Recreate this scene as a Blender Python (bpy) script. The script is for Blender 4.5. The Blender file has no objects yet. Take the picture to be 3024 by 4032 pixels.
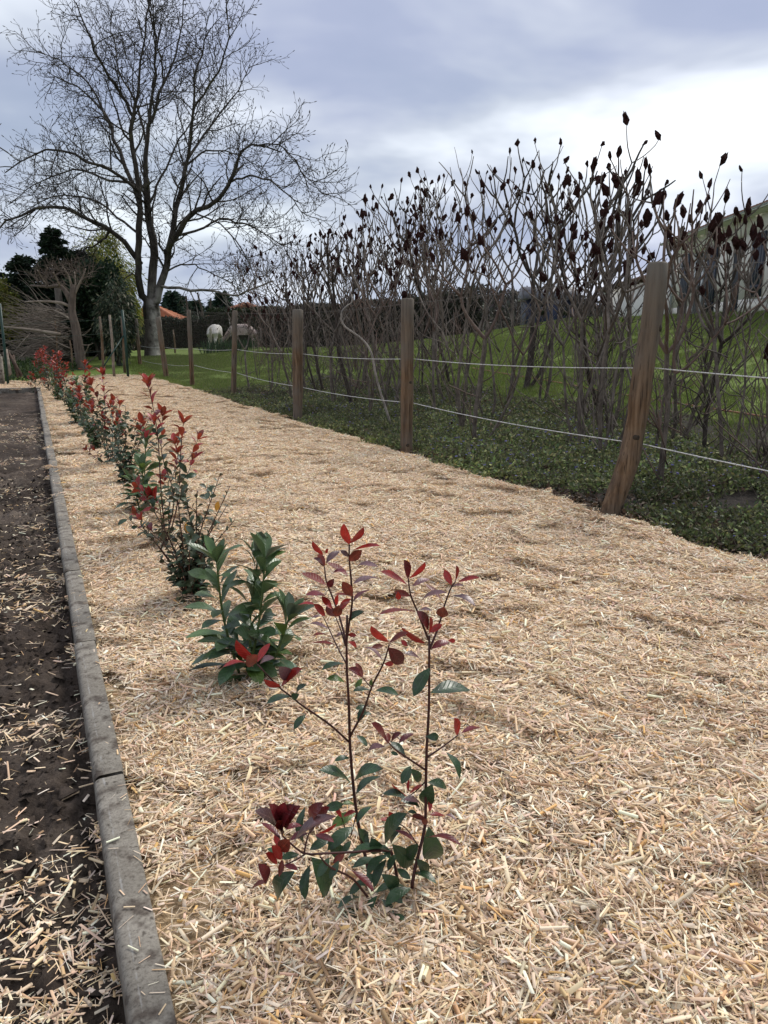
import bpy, math, random
import numpy as np
from mathutils import Vector, Matrix, Euler

SC = bpy.context.scene
COL = SC.collection
rng = np.random.default_rng(7)
random.seed(7)

# ------------------------------------------------------------------ camera
CAMH = 1.15
PITCH = math.radians(12.7)
FPX = 3000.0
cd = bpy.data.cameras.new('camera')
cd.sensor_fit = 'VERTICAL'
cd.sensor_height = 36.0
cd.lens = 36.0 * FPX / 4032.0
cd.clip_start = 0.05
cd.clip_end = 2000.0
cam = bpy.data.objects.new('camera', cd)
COL.objects.link(cam)
cam.location = (0, 0, CAMH)
cam.rotation_euler = (math.radians(90) - PITCH, 0, 0)
SC.camera = cam

# ------------------------------------------------------------------ sky and sun
SUN_EL, SUN_AZ = math.radians(48), math.radians(42)
SC.view_settings.view_transform = 'Standard'
SC.view_settings.look = 'None'
SC.view_settings.gamma = 1.0
SC.view_settings.use_curve_mapping = False
SC.view_settings.exposure = 0.55
sl = bpy.data.lights.new('sun', 'SUN')
sl.energy = 2.2
sl.angle = math.radians(22)
sl.color = (1.0, 0.95, 0.88)
so = bpy.data.objects.new('sun', sl)
COL.objects.link(so)
SUNDIR = Vector((math.sin(SUN_AZ) * math.cos(SUN_EL), math.cos(SUN_AZ) * math.cos(SUN_EL), math.sin(SUN_EL)))
so.rotation_euler = SUNDIR.to_track_quat('Z', 'Y').to_euler()
so.location = (20, 20, 40)

W = bpy.data.worlds.new('World')
SC.world = W
W.use_nodes = True
nt = W.node_tree
nt.nodes.clear()
def N(t, kind, **kw):
    n = t.nodes.new(kind)
    for k, v in kw.items():
        setattr(n, k, v)
    return n
out = N(nt, 'ShaderNodeOutputWorld')
sky = N(nt, 'ShaderNodeTexSky', sky_type='NISHITA', sun_disc=False)
sky.sun_elevation = SUN_EL
sky.sun_rotation = SUN_AZ
bg1 = N(nt, 'ShaderNodeBackground')
bg1.inputs[1].default_value = 0.1
nt.links.new(sky.outputs[0], bg1.inputs[0])
bg2 = N(nt, 'ShaderNodeBackground')
bg2.inputs[1].default_value = 1.0
tc = N(nt, 'ShaderNodeTexCoord')
sep = N(nt, 'ShaderNodeSeparateXYZ')
nt.links.new(tc.outputs['Generated'], sep.inputs[0])
def math_node(t, op, a, b=None, c=None, clamp=False):
    n = N(t, 'ShaderNodeMath', operation=op, use_clamp=clamp)
    for i, v in enumerate((a, b, c)):
        if v is None: continue
        if isinstance(v, (int, float)): n.inputs[i].default_value = v
        else: t.links.new(v, n.inputs[i])
    return n.outputs[0]
# clouds lie on a layer overhead: project the view direction onto it
zz = math_node(nt, 'ADD', math_node(nt, 'MAXIMUM', sep.outputs[2], 0.0), 0.22)
cx = math_node(nt, 'DIVIDE', sep.outputs[0], zz)
cy = math_node(nt, 'DIVIDE', sep.outputs[1], zz)
comb = N(nt, 'ShaderNodeCombineXYZ')
nt.links.new(cx, comb.inputs[0]); nt.links.new(cy, comb.inputs[1])
comb.inputs[2].default_value = 48.84
nz = N(nt, 'ShaderNodeTexNoise')
nz.inputs['Scale'].default_value = 0.80
nz.inputs['Detail'].default_value = 5.0
nz.inputs['Roughness'].default_value = 0.52
nz.inputs['Distortion'].default_value = 0.25
nt.links.new(comb.outputs[0], nz.inputs['Vector'])
nz2 = N(nt, 'ShaderNodeTexNoise')
nz2.inputs['Scale'].default_value = 0.45
nz2.inputs['Detail'].default_value = 3.0
comb2 = N(nt, 'ShaderNodeVectorMath', operation='ADD')
comb2.inputs[1].default_value = (4.1, 9.3, 2.0)
nt.links.new(comb.outputs[0], comb2.inputs[0])
nt.links.new(comb2.outputs[0], nz2.inputs['Vector'])
# thin cloud is brighter towards the hidden sun
dot = N(nt, 'ShaderNodeVectorMath', operation='DOT_PRODUCT')
nt.links.new(tc.outputs['Generated'], dot.inputs[0])
dot.inputs[1].default_value = tuple(SUNDIR)
glow = math_node(nt, 'POWER', math_node(nt, 'MAXIMUM', dot.outputs['Value'], 0.0), 5.0)
hor = math_node(nt, 'POWER', math_node(nt, 'SUBTRACT', 1.0, math_node(nt, 'MAXIMUM', sep.outputs[2], 0.0), clamp=True), 5.0)
val = math_node(nt, 'ADD', math_node(nt, 'MULTIPLY_ADD', nz.outputs['Fac'], 1.75, -0.34), math_node(nt, 'MULTIPLY', glow, 0.13))
val = math_node(nt, 'ADD', val, math_node(nt, 'MULTIPLY', hor, 0.10))
ramp = N(nt, 'ShaderNodeValToRGB')
nt.links.new(val, ramp.inputs[0])
e = ramp.color_ramp.elements
e[0].position = 0.30; e[0].color = (0.25, 0.29, 0.39, 1)
e[1].position = 0.86; e[1].color = (0.86, 0.88, 0.90, 1)
x = e.new(0.48); x.color = (0.315, 0.355, 0.455, 1)
x = e.new(0.60); x.color = (0.43, 0.47, 0.54, 1)
x = e.new(0.70); x.color = (0.60, 0.64, 0.69, 1)
tint = N(nt, 'ShaderNodeValToRGB')
tint.color_ramp.elements[0].position = 0.40; tint.color_ramp.elements[0].color = (1.0, 0.985, 1.06, 1)
tint.color_ramp.elements[1].position = 0.60; tint.color_ramp.elements[1].color = (0.97, 1.0, 1.0, 1)
nt.links.new(nz2.outputs['Fac'], tint.inputs[0])
mulc = N(nt, 'ShaderNodeMix', data_type='RGBA', blend_type='MULTIPLY')
mulc.inputs[0].default_value = 1.0
nt.links.new(ramp.outputs[0], mulc.inputs[6]); nt.links.new(tint.outputs[0], mulc.inputs[7])
nt.links.new(mulc.outputs[2], bg2.inputs[0])
mixs = N(nt, 'ShaderNodeMixShader')
cov = N(nt, 'ShaderNodeMapRange')
cov.inputs[1].default_value = 0.36; cov.inputs[2].default_value = 0.50
cov.inputs[3].default_value = 0.90; cov.inputs[4].default_value = 1.0
nt.links.new(nz.outputs['Fac'], cov.inputs[0])
nt.links.new(cov.outputs[0], mixs.inputs[0])
nt.links.new(bg1.outputs[0], mixs.inputs[1]); nt.links.new(bg2.outputs[0], mixs.inputs[2])
nt.links.new(mixs.outputs[0], out.inputs[0])

# ------------------------------------------------------------------ geometry of the place
FW = np.array([0, math.cos(PITCH), -math.sin(PITCH)])
UP = np.array([0, math.sin(PITCH), math.cos(PITCH)])
RT = np.array([1.0, 0, 0])
CAMP = np.array([0, 0, CAMH])
def ray(px, py):
    return FW + RT * ((px - 1512) / FPX) + UP * (-(py - 2016) / FPX)
def G(px, py, z=0.0):
    """where the sight line of a photo point meets the level z"""
    d = ray(px, py)
    t = (z - CAMH) / d[2]
    return CAMP + d * t
def PD(px, py, Y):
    """point of that sight line at distance Y in front of the camera"""
    d = ray(px, py)
    return CAMP + d * (Y / d[1])

F0 = G(2430, 2010)[:2]
_h = ray(118, 1340)[:2]
DV = _h / np.linalg.norm(_h)            # along the fence and the kerb
DU = np.array([DV[1], -DV[0]])          # to the right, away from the mulch
def uv(x, y):
    dx, dy = x - F0[0], y - F0[1]
    return dx * DU[0] + dy * DU[1], dx * DV[0] + dy * DV[1]
def xy(u, v):
    return F0[0] + DU[0] * u + DV[0] * v, F0[1] + DU[1] * u + DV[1] * v
def sstep(a, b, t):
    t = np.clip((t - a) / (b - a), 0, 1)
    return t * t * (3 - 2 * t)
def T(x, y):
    """height of the land"""
    u, v = uv(np.asarray(x, float), np.asarray(y, float))
    far = sstep(17, 30, v)
    up = np.maximum(u - 1.6, 0)
    bank = 0.155 * up * (1 - 0.75 * far) * sstep(-0.2, 2.5, up)
    bank = np.minimum(bank, 1.87 - 0.05 * 0)
    z = -0.07 + 0.56 * far + bank + 0.05 * sstep(0, 2, u)
    z = np.where(u < -0.1, np.where(v < 20, -0.16, z - 0.09 * (1 - far)), z)
    return z
def TZ(x, y):
    return float(T(x, y))

_perm = np.random.default_rng(11).permutation(512)
_perm = np.concatenate([_perm, _perm, _perm])
_gr = np.random.default_rng(12).uniform(-1, 1, 2048)
def vnoise(x, y):
    xi = np.floor(x).astype(int); yi = np.floor(y).astype(int)
    fx = x - xi; fy = y - yi
    fx = fx * fx * (3 - 2 * fx); fy = fy * fy * (3 - 2 * fy)
    def h(a, b): return _gr[_perm[(_perm[a & 511] + b) & 511] & 511]
    a = h(xi, yi); b = h(xi + 1, yi); c = h(xi, yi + 1); d = h(xi + 1, yi + 1)
    return (a * (1 - fx) + b * fx) * (1 - fy) + (c * (1 - fx) + d * fx) * fy
def fbm(x, y, o=4, r=0.5):
    s = 0; a = 1.0
    for i in range(o):
        s = s + a * vnoise(x * 2 ** i + 17.3 * i, y * 2 ** i + 5.1 * i); a *= r
    return s
UK = uv(*G(704, 4032, 0.03)[:2])[0]     # right edge of the kerb
KW = 0.075
VEND = uv(*G(118, 1528, 0.05)[:2])[1]   # where the bed ends

def mulch_z(x, y):
    u, v = uv(x, y)
    z = 0.017 * fbm(x * 2.1, y * 2.1, 3) + 0.010 * fbm(x * 7, y * 7 + 40, 2)
    z = z - 0.012
    edge = sstep(-0.35, 0.12, u)
    z = z - 0.07 * edge
    z = np.where((u < UK + 0.12) & (v < VEND), z * 0.5 - 0.005, z)
    return z + 0.12 * sstep(19, 27, v)

# ------------------------------------------------------------------ mesh helpers
class MB:
    def __init__(s):
        s.v = []; s.f = []; s.c = []; s.n = 0; s.hascol = False
    def add(s, v, f, col=None):
        v = np.asarray(v, float).reshape(-1, 3)
        if isinstance(f, np.ndarray):
            s.f.append(f + s.n)
        else:
            by = {}
            for q in f: by.setdefault(len(q), []).append(q)
            for q in by.values(): s.f.append(np.asarray(q, int) + s.n)
        s.v.append(v); s.n += len(v)
        if col is not None:
            s.hascol = True
            col = np.asarray(col, float)
            if col.ndim == 1: col = np.tile(col, (len(v), 1))
            s.c.append(col)
        else:
            s.c.append(np.ones((len(v), 3)))
        return s
    def mesh(s, name, mats, smooth=True):
        me = bpy.data.meshes.new(name)
        V = np.concatenate(s.v); me.vertices.add(len(V)); me.vertices.foreach_set('co', V.ravel())
        li = np.concatenate([f.ravel() for f in s.f])
        tot = np.concatenate([np.full(len(f), f.shape[1]) for f in s.f])
        st = np.concatenate([[0], np.cumsum(tot)[:-1]])
        me.loops.add(len(li)); me.loops.foreach_set('vertex_index', li)
        me.polygons.add(len(tot)); me.polygons.foreach_set('loop_start', st); me.polygons.foreach_set('loop_total', tot)
        if smooth: me.polygons.foreach_set('use_smooth', np.ones(len(tot), bool))
        if s.hascol:
            C = np.concatenate(s.c)
            a = me.color_attributes.new('Col', 'FLOAT_COLOR', 'POINT')
            a.data.foreach_set('color', np.concatenate([C, np.ones((len(C), 1))], 1).ravel())
        for m in (mats if isinstance(mats, (list, tuple)) else [mats]): me.materials.append(m)
        me.update(calc_edges=True); me.validate()
        return me
    def obj(s, name, mats, parent=None, smooth=True, loc=None):
        """loc: the world place of the parent, taken off the vertices"""
        if loc is not None:
            s.v = [a - np.asarray(loc, float) for a in s.v]
        return mobj(name, s.mesh(name, mats, smooth), parent)

def mobj(name, me, parent=None, mat=None):
    o = bpy.data.objects.new(name, me); COL.objects.link(o)
    if parent is not None: o.parent = parent
    if mat is not None: o.matrix_local = mat
    return o
def thing(name, label, cat, loc=(0, 0, 0), group=None):
    o = bpy.data.objects.new(name, None); COL.objects.link(o)
    o.location = [float(a) for a in loc]; o.empty_display_size = 0.1
    tag(o, label, cat, group); return o
def tag(o, label, cat, group=None):
    o['label'] = label; o['category'] = cat
    if group: o['group'] = group
    return o
def stuff(o, label=None, cat=None):
    o['kind'] = 'stuff'
    if label: o['label'] = label
    if cat: o['category'] = cat
    return o
def struct(o, label=None):
    o['kind'] = 'structure'
    if label: o['label'] = label
    return o

def nrm(a):
    a = np.asarray(a, float); return a / (np.linalg.norm(a) + 1e-12)
def tube(mb, pts, rad, n=6, cap=True, col=None):
    P = np.asarray(pts, float); k = len(P)
    R = np.full(k, rad, float) if np.isscalar(rad) else np.asarray(rad, float)
    tg = np.gradient(P, axis=0); tg /= (np.linalg.norm(tg, axis=1, keepdims=True) + 1e-12)
    m = nrm(tg.mean(0)); ax = np.array([1.0, 0, 0]) if abs(m[0]) < 0.7 else np.array([0, 0, 1.0])
    b = np.cross(tg, ax); b /= (np.linalg.norm(b, axis=1, keepdims=True) + 1e-12)
    a = np.cross(b, tg)
    th = np.arange(n) * 2 * math.pi / n
    V = P[:, None, :] + R[:, None, None] * (np.cos(th)[None, :, None] * a[:, None, :] + np.sin(th)[None, :, None] * b[:, None, :])
    i = np.arange(k - 1)[:, None]; j = np.arange(n)[None, :]
    q = np.stack([i * n + j, i * n + (j + 1) % n, (i + 1) * n + (j + 1) % n, (i + 1) * n + j], -1).reshape(-1, 4)
    base = mb.n
    mb.add(V.reshape(-1, 3), q, col)
    if cap:
        for s, fl in ((0, True), (k - 1, False)):
            idx = [s * n + t for t in range(n)]
            mb.f.append(np.array([idx[::-1] if fl else idx]) + base)
    return mb
def box(mb, c, s, rot=None, col=None):
    v = np.array([[-1, -1, -1], [1, -1, -1], [1, 1, -1], [-1, 1, -1], [-1, -1, 1], [1, -1, 1], [1, 1, 1], [-1, 1, 1]], float) * 0.5 * np.asarray(s, float)
    if rot is not None: v = v @ np.asarray(rot).T
    mb.add(v + np.asarray(c, float), np.array([[0, 3, 2, 1], [4, 5, 6, 7], [0, 1, 5, 4], [1, 2, 6, 5], [2, 3, 7, 6], [3, 0, 4, 7]]), col)
    return mb
def rz(a):
    c, s = math.cos(a), math.sin(a); return np.array([[c, -s, 0], [s, c, 0], [0, 0, 1.0]])
def bbox_obj(name, c, s, m, parent=None, rot=None, bev=0.0):
    mb = MB(); box(mb, (0, 0, 0), s)
    me = mb.mesh(name, m, smooth=False)
    o = mobj(name, me, parent)
    M = Matrix.Translation(Vector([float(a) for a in c]))
    if rot is not None: M = M @ Matrix(np.asarray(rot).tolist()).to_4x4()
    o.matrix_local = M
    if bev: b = o.modifiers.new('bevel', 'BEVEL'); b.width = bev; b.segments = 2
    return o
def smoothpath(pts, n):
    """Catmull-Rom through the points"""
    P = np.asarray(pts, float)
    if len(P) < 3: return np.array([P[0] + (P[-1] - P[0]) * t for t in np.linspace(0, 1, n)])
    E = np.concatenate([[2 * P[0] - P[1]], P, [2 * P[-1] - P[-2]]])
    o = []
    for t in np.linspace(0, len(P) - 1 - 1e-6, n):
        i = int(t); f = t - i; a, b, c, d = E[i:i + 4]
        o.append(0.5 * ((2 * b) + (c - a) * f + (2 * a - 5 * b + 4 * c - d) * f * f + (3 * b - a - 3 * c + d) * f ** 3))
    return np.array(o)
def instv(mb, tv, tf, mats, locs, cols=None):
    """many transformed copies of a small template in one mesh"""
    n = len(locs); k = len(tv)
    V = np.einsum('nij,kj->nki', mats, tv) + locs[:, None, :]
    F = (tf[None] + (np.arange(n) * k)[:, None, None]).reshape(-1, tf.shape[1])
    C = None if cols is None else np.repeat(cols, k, 0)
    mb.add(V.reshape(-1, 3), F, C)
def rand_rots(n, tilt, r=rng):
    """yaw free, small tilt; columns = local axes"""
    yaw = r.uniform(0, 2 * math.pi, n); ti = r.normal(0, tilt, n); ro = r.normal(0, tilt * 1.5, n)
    cy_, sy = np.cos(yaw), np.sin(yaw); ct, st = np.cos(ti), np.sin(ti)
    x = np.stack([cy_ * ct, sy * ct, st], 1)
    z0 = np.stack([-cy_ * st, -sy * st, ct], 1); y0 = np.cross(z0, x)
    cr, sr = np.cos(ro)[:, None], np.sin(ro)[:, None]
    y = y0 * cr + z0 * sr; z = -y0 * sr + z0 * cr
    return np.stack([x, y, z], -1)

# ------------------------------------------------------------------ materials
def new_mat(name):
    m = bpy.data.materials.new(name); m.use_nodes = True
    t = m.node_tree; t.nodes.clear()
    o = N(t, 'ShaderNodeOutputMaterial'); p = N(t, 'ShaderNodeBsdfPrincipled')
    t.links.new(p.outputs[0], o.inputs[0])
    return m, t, p
def noise(t, scale, detail=4, rough=0.55, coord='Object', vec=None, stretch=None):
    n = N(t, 'ShaderNodeTexNoise'); n.inputs['Scale'].default_value = scale
    n.inputs['Detail'].default_value = detail; n.inputs['Roughness'].default_value = rough
    if vec is None:
        c = N(t, 'ShaderNodeTexCoord'); vec = c.outputs[coord]
    if stretch:
        mp = N(t, 'ShaderNodeMapping'); mp.inputs['Scale'].default_value = stretch
        t.links.new(vec, mp.inputs[0]); vec = mp.outputs[0]
    t.links.new(vec, n.inputs['Vector'])
    return n.outputs['Fac']
def cramp(t, fac, stops):
    r = N(t, 'ShaderNodeValToRGB'); el = r.color_ramp.elements
    while len(el) < len(stops): el.new(0.5)
    for k, (p, c) in enumerate(stops):
        el[k].position = p; el[k].color = (*c, 1)
    t.links.new(fac, r.inputs[0]); return r.outputs[0]
def mixc(t, fac, a, b, mode='MIX'):
    n = N(t, 'ShaderNodeMix', data_type='RGBA', blend_type=mode)
    for i, v in ((0, fac), (6, a), (7, b)):
        if isinstance(v, (int, float)): n.inputs[i].default_value = v
        elif isinstance(v, tuple): n.inputs[i].default_value = (*v, 1)
        else: t.links.new(v, n.inputs[i])
    return n.outputs[2]
def bump(t, p, fac, strength=0.5, dist=0.01):
    b = N(t, 'ShaderNodeBump'); b.inputs['Strength'].default_value = strength; b.inputs['Distance'].default_value = dist
    t.links.new(fac, b.inputs['Height']); t.links.new(b.outputs[0], p.inputs['Normal'])
def simple(name, stops, scale=5, rough=0.8, bstr=0.3, bdist=0.01, detail=5, stretch=None, coord='Object', spec=0.3):
    m, t, p = new_mat(name)
    f = noise(t, scale, detail, 0.6, coord, stretch=stretch)
    t.links.new(cramp(t, f, stops), p.inputs['Base Color'])
    p.inputs['Roughness'].default_value = rough
    p.inputs['Specular IOR Level'].default_value = spec
    if bstr: bump(t, p, f, bstr, bdist)
    return m
def attr_mat(name, rough=0.8, spec=0.2, nsc=0, namt=0.3, instrand=0.0, translucent=0.0, bstr=0.0):
    """base colour from the mesh's own colour per piece"""
    m, t, p = new_mat(name)
    a = N(t, 'ShaderNodeAttribute', attribute_name='Col')
    c = a.outputs['Color']
    if nsc:
        f = noise(t, nsc, 3)
        c = mixc(t, namt, c, cramp(t, f, [(0.3, (0.35, 0.35, 0.35)), (0.7, (1, 1, 1))]), 'MULTIPLY')
    t.links.new(c, p.inputs['Base Color'])
    p.inputs['Roughness'].default_value = rough
    p.inputs['Specular IOR Level'].default_value = spec
    if translucent:
        tr = N(t, 'ShaderNodeBsdfTranslucent'); t.links.new(c, tr.inputs[0])
        mx = N(t, 'ShaderNodeMixShader'); mx.inputs[0].default_value = translucent
        o = [n for n in t.nodes if n.type == 'OUTPUT_MATERIAL'][0]
        t.links.new(p.outputs[0], mx.inputs[1]); t.links.new(tr.outputs[0], mx.inputs[2]); t.links.new(mx.outputs[0], o.inputs[0])
    return m

def scatter(name, pts, rot, scl, idx, sources):
    """one object of uncounted stuff: points that carry small clumps"""
    c = bpy.data.collections.new(name + '_source')
    for k, me in enumerate(sources):
        o = bpy.data.objects.new('%s_clump_%02d' % (name, k), me); c.objects.link(o)
    me = bpy.data.meshes.new(name)
    me.vertices.add(len(pts)); me.vertices.foreach_set('co', np.asarray(pts, float).ravel())
    a = me.attributes.new('rot', 'FLOAT_VECTOR', 'POINT'); a.data.foreach_set('vector', np.asarray(rot, float).ravel())
    a = me.attributes.new('scl', 'FLOAT_VECTOR', 'POINT'); s_ = np.asarray(scl, float)
    if s_.ndim == 1: s_ = np.repeat(s_[:, None], 3, 1)
    a.data.foreach_set('vector', s_.ravel())
    a = me.attributes.new('pick', 'INT', 'POINT'); a.data.foreach_set('value', np.asarray(idx, np.int32))
    for m in sources[0].materials: me.materials.append(m)
    o = mobj(name, me)
    g = bpy.data.node_groups.new(name + '_scatter', 'GeometryNodeTree')
    g.interface.new_socket('Geometry', in_out='INPUT', socket_type='NodeSocketGeometry')
    g.interface.new_socket('Geometry', in_out='OUTPUT', socket_type='NodeSocketGeometry')
    gi = g.nodes.new('NodeGroupInput'); go = g.nodes.new('NodeGroupOutput')
    ip = g.nodes.new('GeometryNodeInstanceOnPoints')
    ci = g.nodes.new('GeometryNodeCollectionInfo'); ci.inputs['Collection'].default_value = c
    ci.inputs['Separate Children'].default_value = True; ci.inputs['Reset Children'].default_value = True
    def na(nm, ty):
        n = g.nodes.new('GeometryNodeInputNamedAttribute'); n.data_type = ty; n.inputs['Name'].default_value = nm
        return n.outputs['Attribute']
    g.links.new(gi.outputs[0], ip.inputs['Points']); g.links.new(ci.outputs[0], ip.inputs['Instance'])
    ip.inputs['Pick Instance'].default_value = True
    g.links.new(na('pick', 'INT'), ip.inputs['Instance Index'])
    g.links.new(na('rot', 'FLOAT_VECTOR'), ip.inputs['Rotation'])
    g.links.new(na('scl', 'FLOAT_VECTOR'), ip.inputs['Scale'])
    g.links.new(ip.outputs[0], go.inputs[0])
    md = o.modifiers.new('scatter', 'NODES'); md.node_group = g
    return stuff(o)
# ================================================================== ground
m, t, p = new_mat('lawn')
f1 = noise(t, 0.35, 5, 0.6); f2 = noise(t, 9.0, 6, 0.7)
c = cramp(t, f1, [(0.3, (0.105, 0.150, 0.032)), (0.55, (0.142, 0.195, 0.044)), (0.75, (0.185, 0.215, 0.066))])
c = mixc(t, 0.8, c, cramp(t, f2, [(0.25, (0.45, 0.5, 0.4)), (0.6, (1, 1, 1)), (0.8, (1.3, 1.25, 1.1))]), 'MULTIPLY')
t.links.new(c, p.inputs['Base Color']); p.inputs['Roughness'].default_value = 0.9; p.inputs['Specular IOR Level'].default_value = 0.15
bump(t, p, f2, 0.8, 0.05)
M_LAWN = m
m, t, p = new_mat('soil')
f1 = noise(t, 1.6, 6, 0.65); f2 = noise(t, 38, 8, 0.7); f3 = noise(t, 0.55, 3, 0.5)
c = cramp(t, f1, [(0.3, (0.026, 0.020, 0.016)), (0.52, (0.078, 0.060, 0.048)), (0.72, (0.16, 0.13, 0.105))])
c = mixc(t, 0.85, c, cramp(t, f2, [(0.3, (0.4, 0.38, 0.36)), (0.6, (1, 1, 1)), (0.8, (1.5, 1.4, 1.3))]), 'MULTIPLY')
c = mixc(t, cramp(t, f3, [(0.55, (0, 0, 0)), (0.75, (0.45, 0.45, 0.45))]), c, (0.13, 0.105, 0.082))
t.links.new(c, p.inputs['Base Color']); p.inputs['Roughness'].default_value = 0.95; p.inputs['Specular IOR Level'].default_value = 0.15
bump(t, p, f2, 1.0, 0.02)
M_SOIL = m
M_MULCH = simple('mulch base', [(0.25, (0.10, 0.065, 0.035)), (0.45, (0.33, 0.235, 0.135)), (0.6, (0.52, 0.39, 0.245)), (0.78, (0.64, 0.50, 0.33))], 60, 0.9, 1.0, 0.02, 6, spec=0.1)
M_CHIP = attr_mat('straw chips', 0.72, 0.18, 0)

# terrain sheet that reaches the horizon
def gridsheet(name, xs, ys, zf, mat, keep=None):
    X, Y = np.meshgrid(xs, ys); Z = zf(X, Y)
    nx, ny = len(xs), len(ys)
    i = np.arange(ny - 1)[:, None]; j = np.arange(nx - 1)[None]
    q = np.stack([i * nx + j, i * nx + j + 1, (i + 1) * nx + j + 1, (i + 1) * nx + j], -1).reshape(-1, 4)
    if keep is not None:
        kx = keep(X, Y).ravel()
        q = q[kx[q].all(1)]
    mb = MB(); mb.add(np.stack([X, Y, Z], -1).reshape(-1, 3), q)
    return mb.obj(name, mat)
xs = np.concatenate([-np.geomspace(420, 15, 24), np.linspace(-14.5, 20, 120), np.geomspace(21, 420, 24)])
ys = np.concatenate([np.linspace(-12, 40, 150), np.geomspace(41, 900, 40)])
struct(gridsheet('ground', xs, ys, T, M_LAWN))

# mulch base sheet, laid out along the kerb
def uvsheet(name, us, vs, zf, mat, keep=None):
    U, Vv = np.meshgrid(us, vs)
    X = F0[0] + DU[0] * U + DV[0] * Vv; Y = F0[1] + DU[1] * U + DV[1] * Vv
    Z = zf(X, Y)
    nx, ny = len(us), len(vs)
    i = np.arange(ny - 1)[:, None]; j = np.arange(nx - 1)[None]
    q = np.stack([i * nx + j, i * nx + j + 1, (i + 1) * nx + j + 1, (i + 1) * nx + j], -1).reshape(-1, 4)
    if keep is not None:
        kx = keep(U, Vv).ravel(); q = q[kx[q].all(1)]
    mb = MB(); mb.add(np.stack([X, Y, Z], -1).reshape(-1, 3), q)
    return mb.obj(name, mat)
def mulch_keep(U, Vv):
    e = 0.15 * fbm(Vv * 1.3, Vv * 0 + 3, 4) + 0.05
    end = np.interp(U, [-8, -5.5, -3.2, -1.5, 0.3], [VEND + 2.2, VEND + 3.2, VEND + 5.0, VEND + 9.5, VEND + 9.0])
    main = (U > UK - 0.01) & (U < e) & (Vv < end + 0.2 * vnoise(U * 2, U * 0))
    side = (U <= UK) & (Vv > VEND + 0.06) & (Vv < end + 0.2 * vnoise(U * 2, U * 0)) & (U > -8)
    return main | side
def mz_sheet(x, y): return mulch_z(x, y) - 0.012
struct(uvsheet('mulch_bed', np.concatenate([np.arange(-8, UK - 0.05, 0.15), np.arange(UK - 0.008, 0.35, 0.05)]), np.concatenate([np.arange(-3.9, 5, 0.05), np.arange(5, VEND + 10.5, 0.12)]), mz_sheet, M_MULCH, mulch_keep))

# planting strip soil under the thicket
def strip_z(x, y):
    return T(x, y) + 0.02 + 0.02 * fbm(x * 2, y * 2, 3)
def strip_keep(U, Vv):
    w = 2.9 + 0.35 * fbm(Vv * 0.5, Vv * 0 + 9, 3)
    return (U > -0.45) & (U < w) & (Vv < 14.5 + 0.6 * vnoise(U * 1.5, U * 0))
struct(uvsheet('planting_strip', np.arange(-0.45, 3.6, 0.1), np.arange(-6, 16, 0.1), strip_z, simple('litter soil', [(0.3, (0.012, 0.010, 0.008)), (0.55, (0.035, 0.028, 0.022)), (0.75, (0.085, 0.065, 0.05))], 14, 0.95, 1.0, 0.03, 6)))
bpy.data.objects['planting_strip']['kind'] = 'structure'

# bare soil of the bed left of the kerb
def bed_z(x, y):
    return -0.062 + 0.020 * fbm(x * 3.1, y * 3.1, 3) + 0.021 * fbm(x * 15, y * 15 + 7, 4, 0.65)
def uv_bed():
    us = np.arange(UK - KW - 1.05, UK - KW + 0.01, 0.0125)
    vs = np.concatenate([np.arange(-4.0, 0.8, 0.0125), np.arange(0.8, 4, 0.03)])
    a = uvsheet('bed_soil', us, vs, bed_z, M_SOIL); struct(a)
    a = uvsheet('bed_soil', np.arange(UK - KW - 6, UK - KW + 0.02, 0.06), np.arange(3.9, VEND - 0.02, 0.06), lambda x, y: bed_z(x, y) - 0.006, M_SOIL); struct(a)
uv_bed()

# ------------------------------------------------------------------ straw chips
PAL = np.array([(.77, .65, .49), (.70, .55, .37), (.66, .49, .37), (.50, .355, .22), (.58, .50, .41), (.64, .42, .19), (.83, .76, .63), (.36, .25, .16), (.72, .57, .46)])
PAL = PAL * np.array([1.08, 1.035, .97])
PW = np.array([.2, .2, .13, .12, .1, .035, .12, .045, .05]); PW /= PW.sum()
BV = np.array([[-1, -.8, 0], [.93, -1, 0], [1.05, .7, 0], [-.9, 1, 0], [-.97, -.55, 1], [.9, -.75, 1], [1, .5, 1], [-.9, .72, 1]]) * 0.5
BF = np.array([[4, 5, 6, 7], [0, 1, 5, 4], [1, 2, 6, 5], [2, 3, 7, 6], [3, 0, 4, 7]])
_a = np.arange(6) * math.pi / 3
CV = np.concatenate([np.stack([np.full(6, s), np.cos(_a) * .5, np.sin(_a) * .5], 1) for s in (-.5, .5)])
CF = np.array([[i, (i + 1) % 6, 6 + (i + 1) % 6, 6 + i] for i in range(6)])
CE = np.array([[5, 4, 3, 2, 1, 0], [6, 7, 8, 9, 10, 11]])
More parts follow.
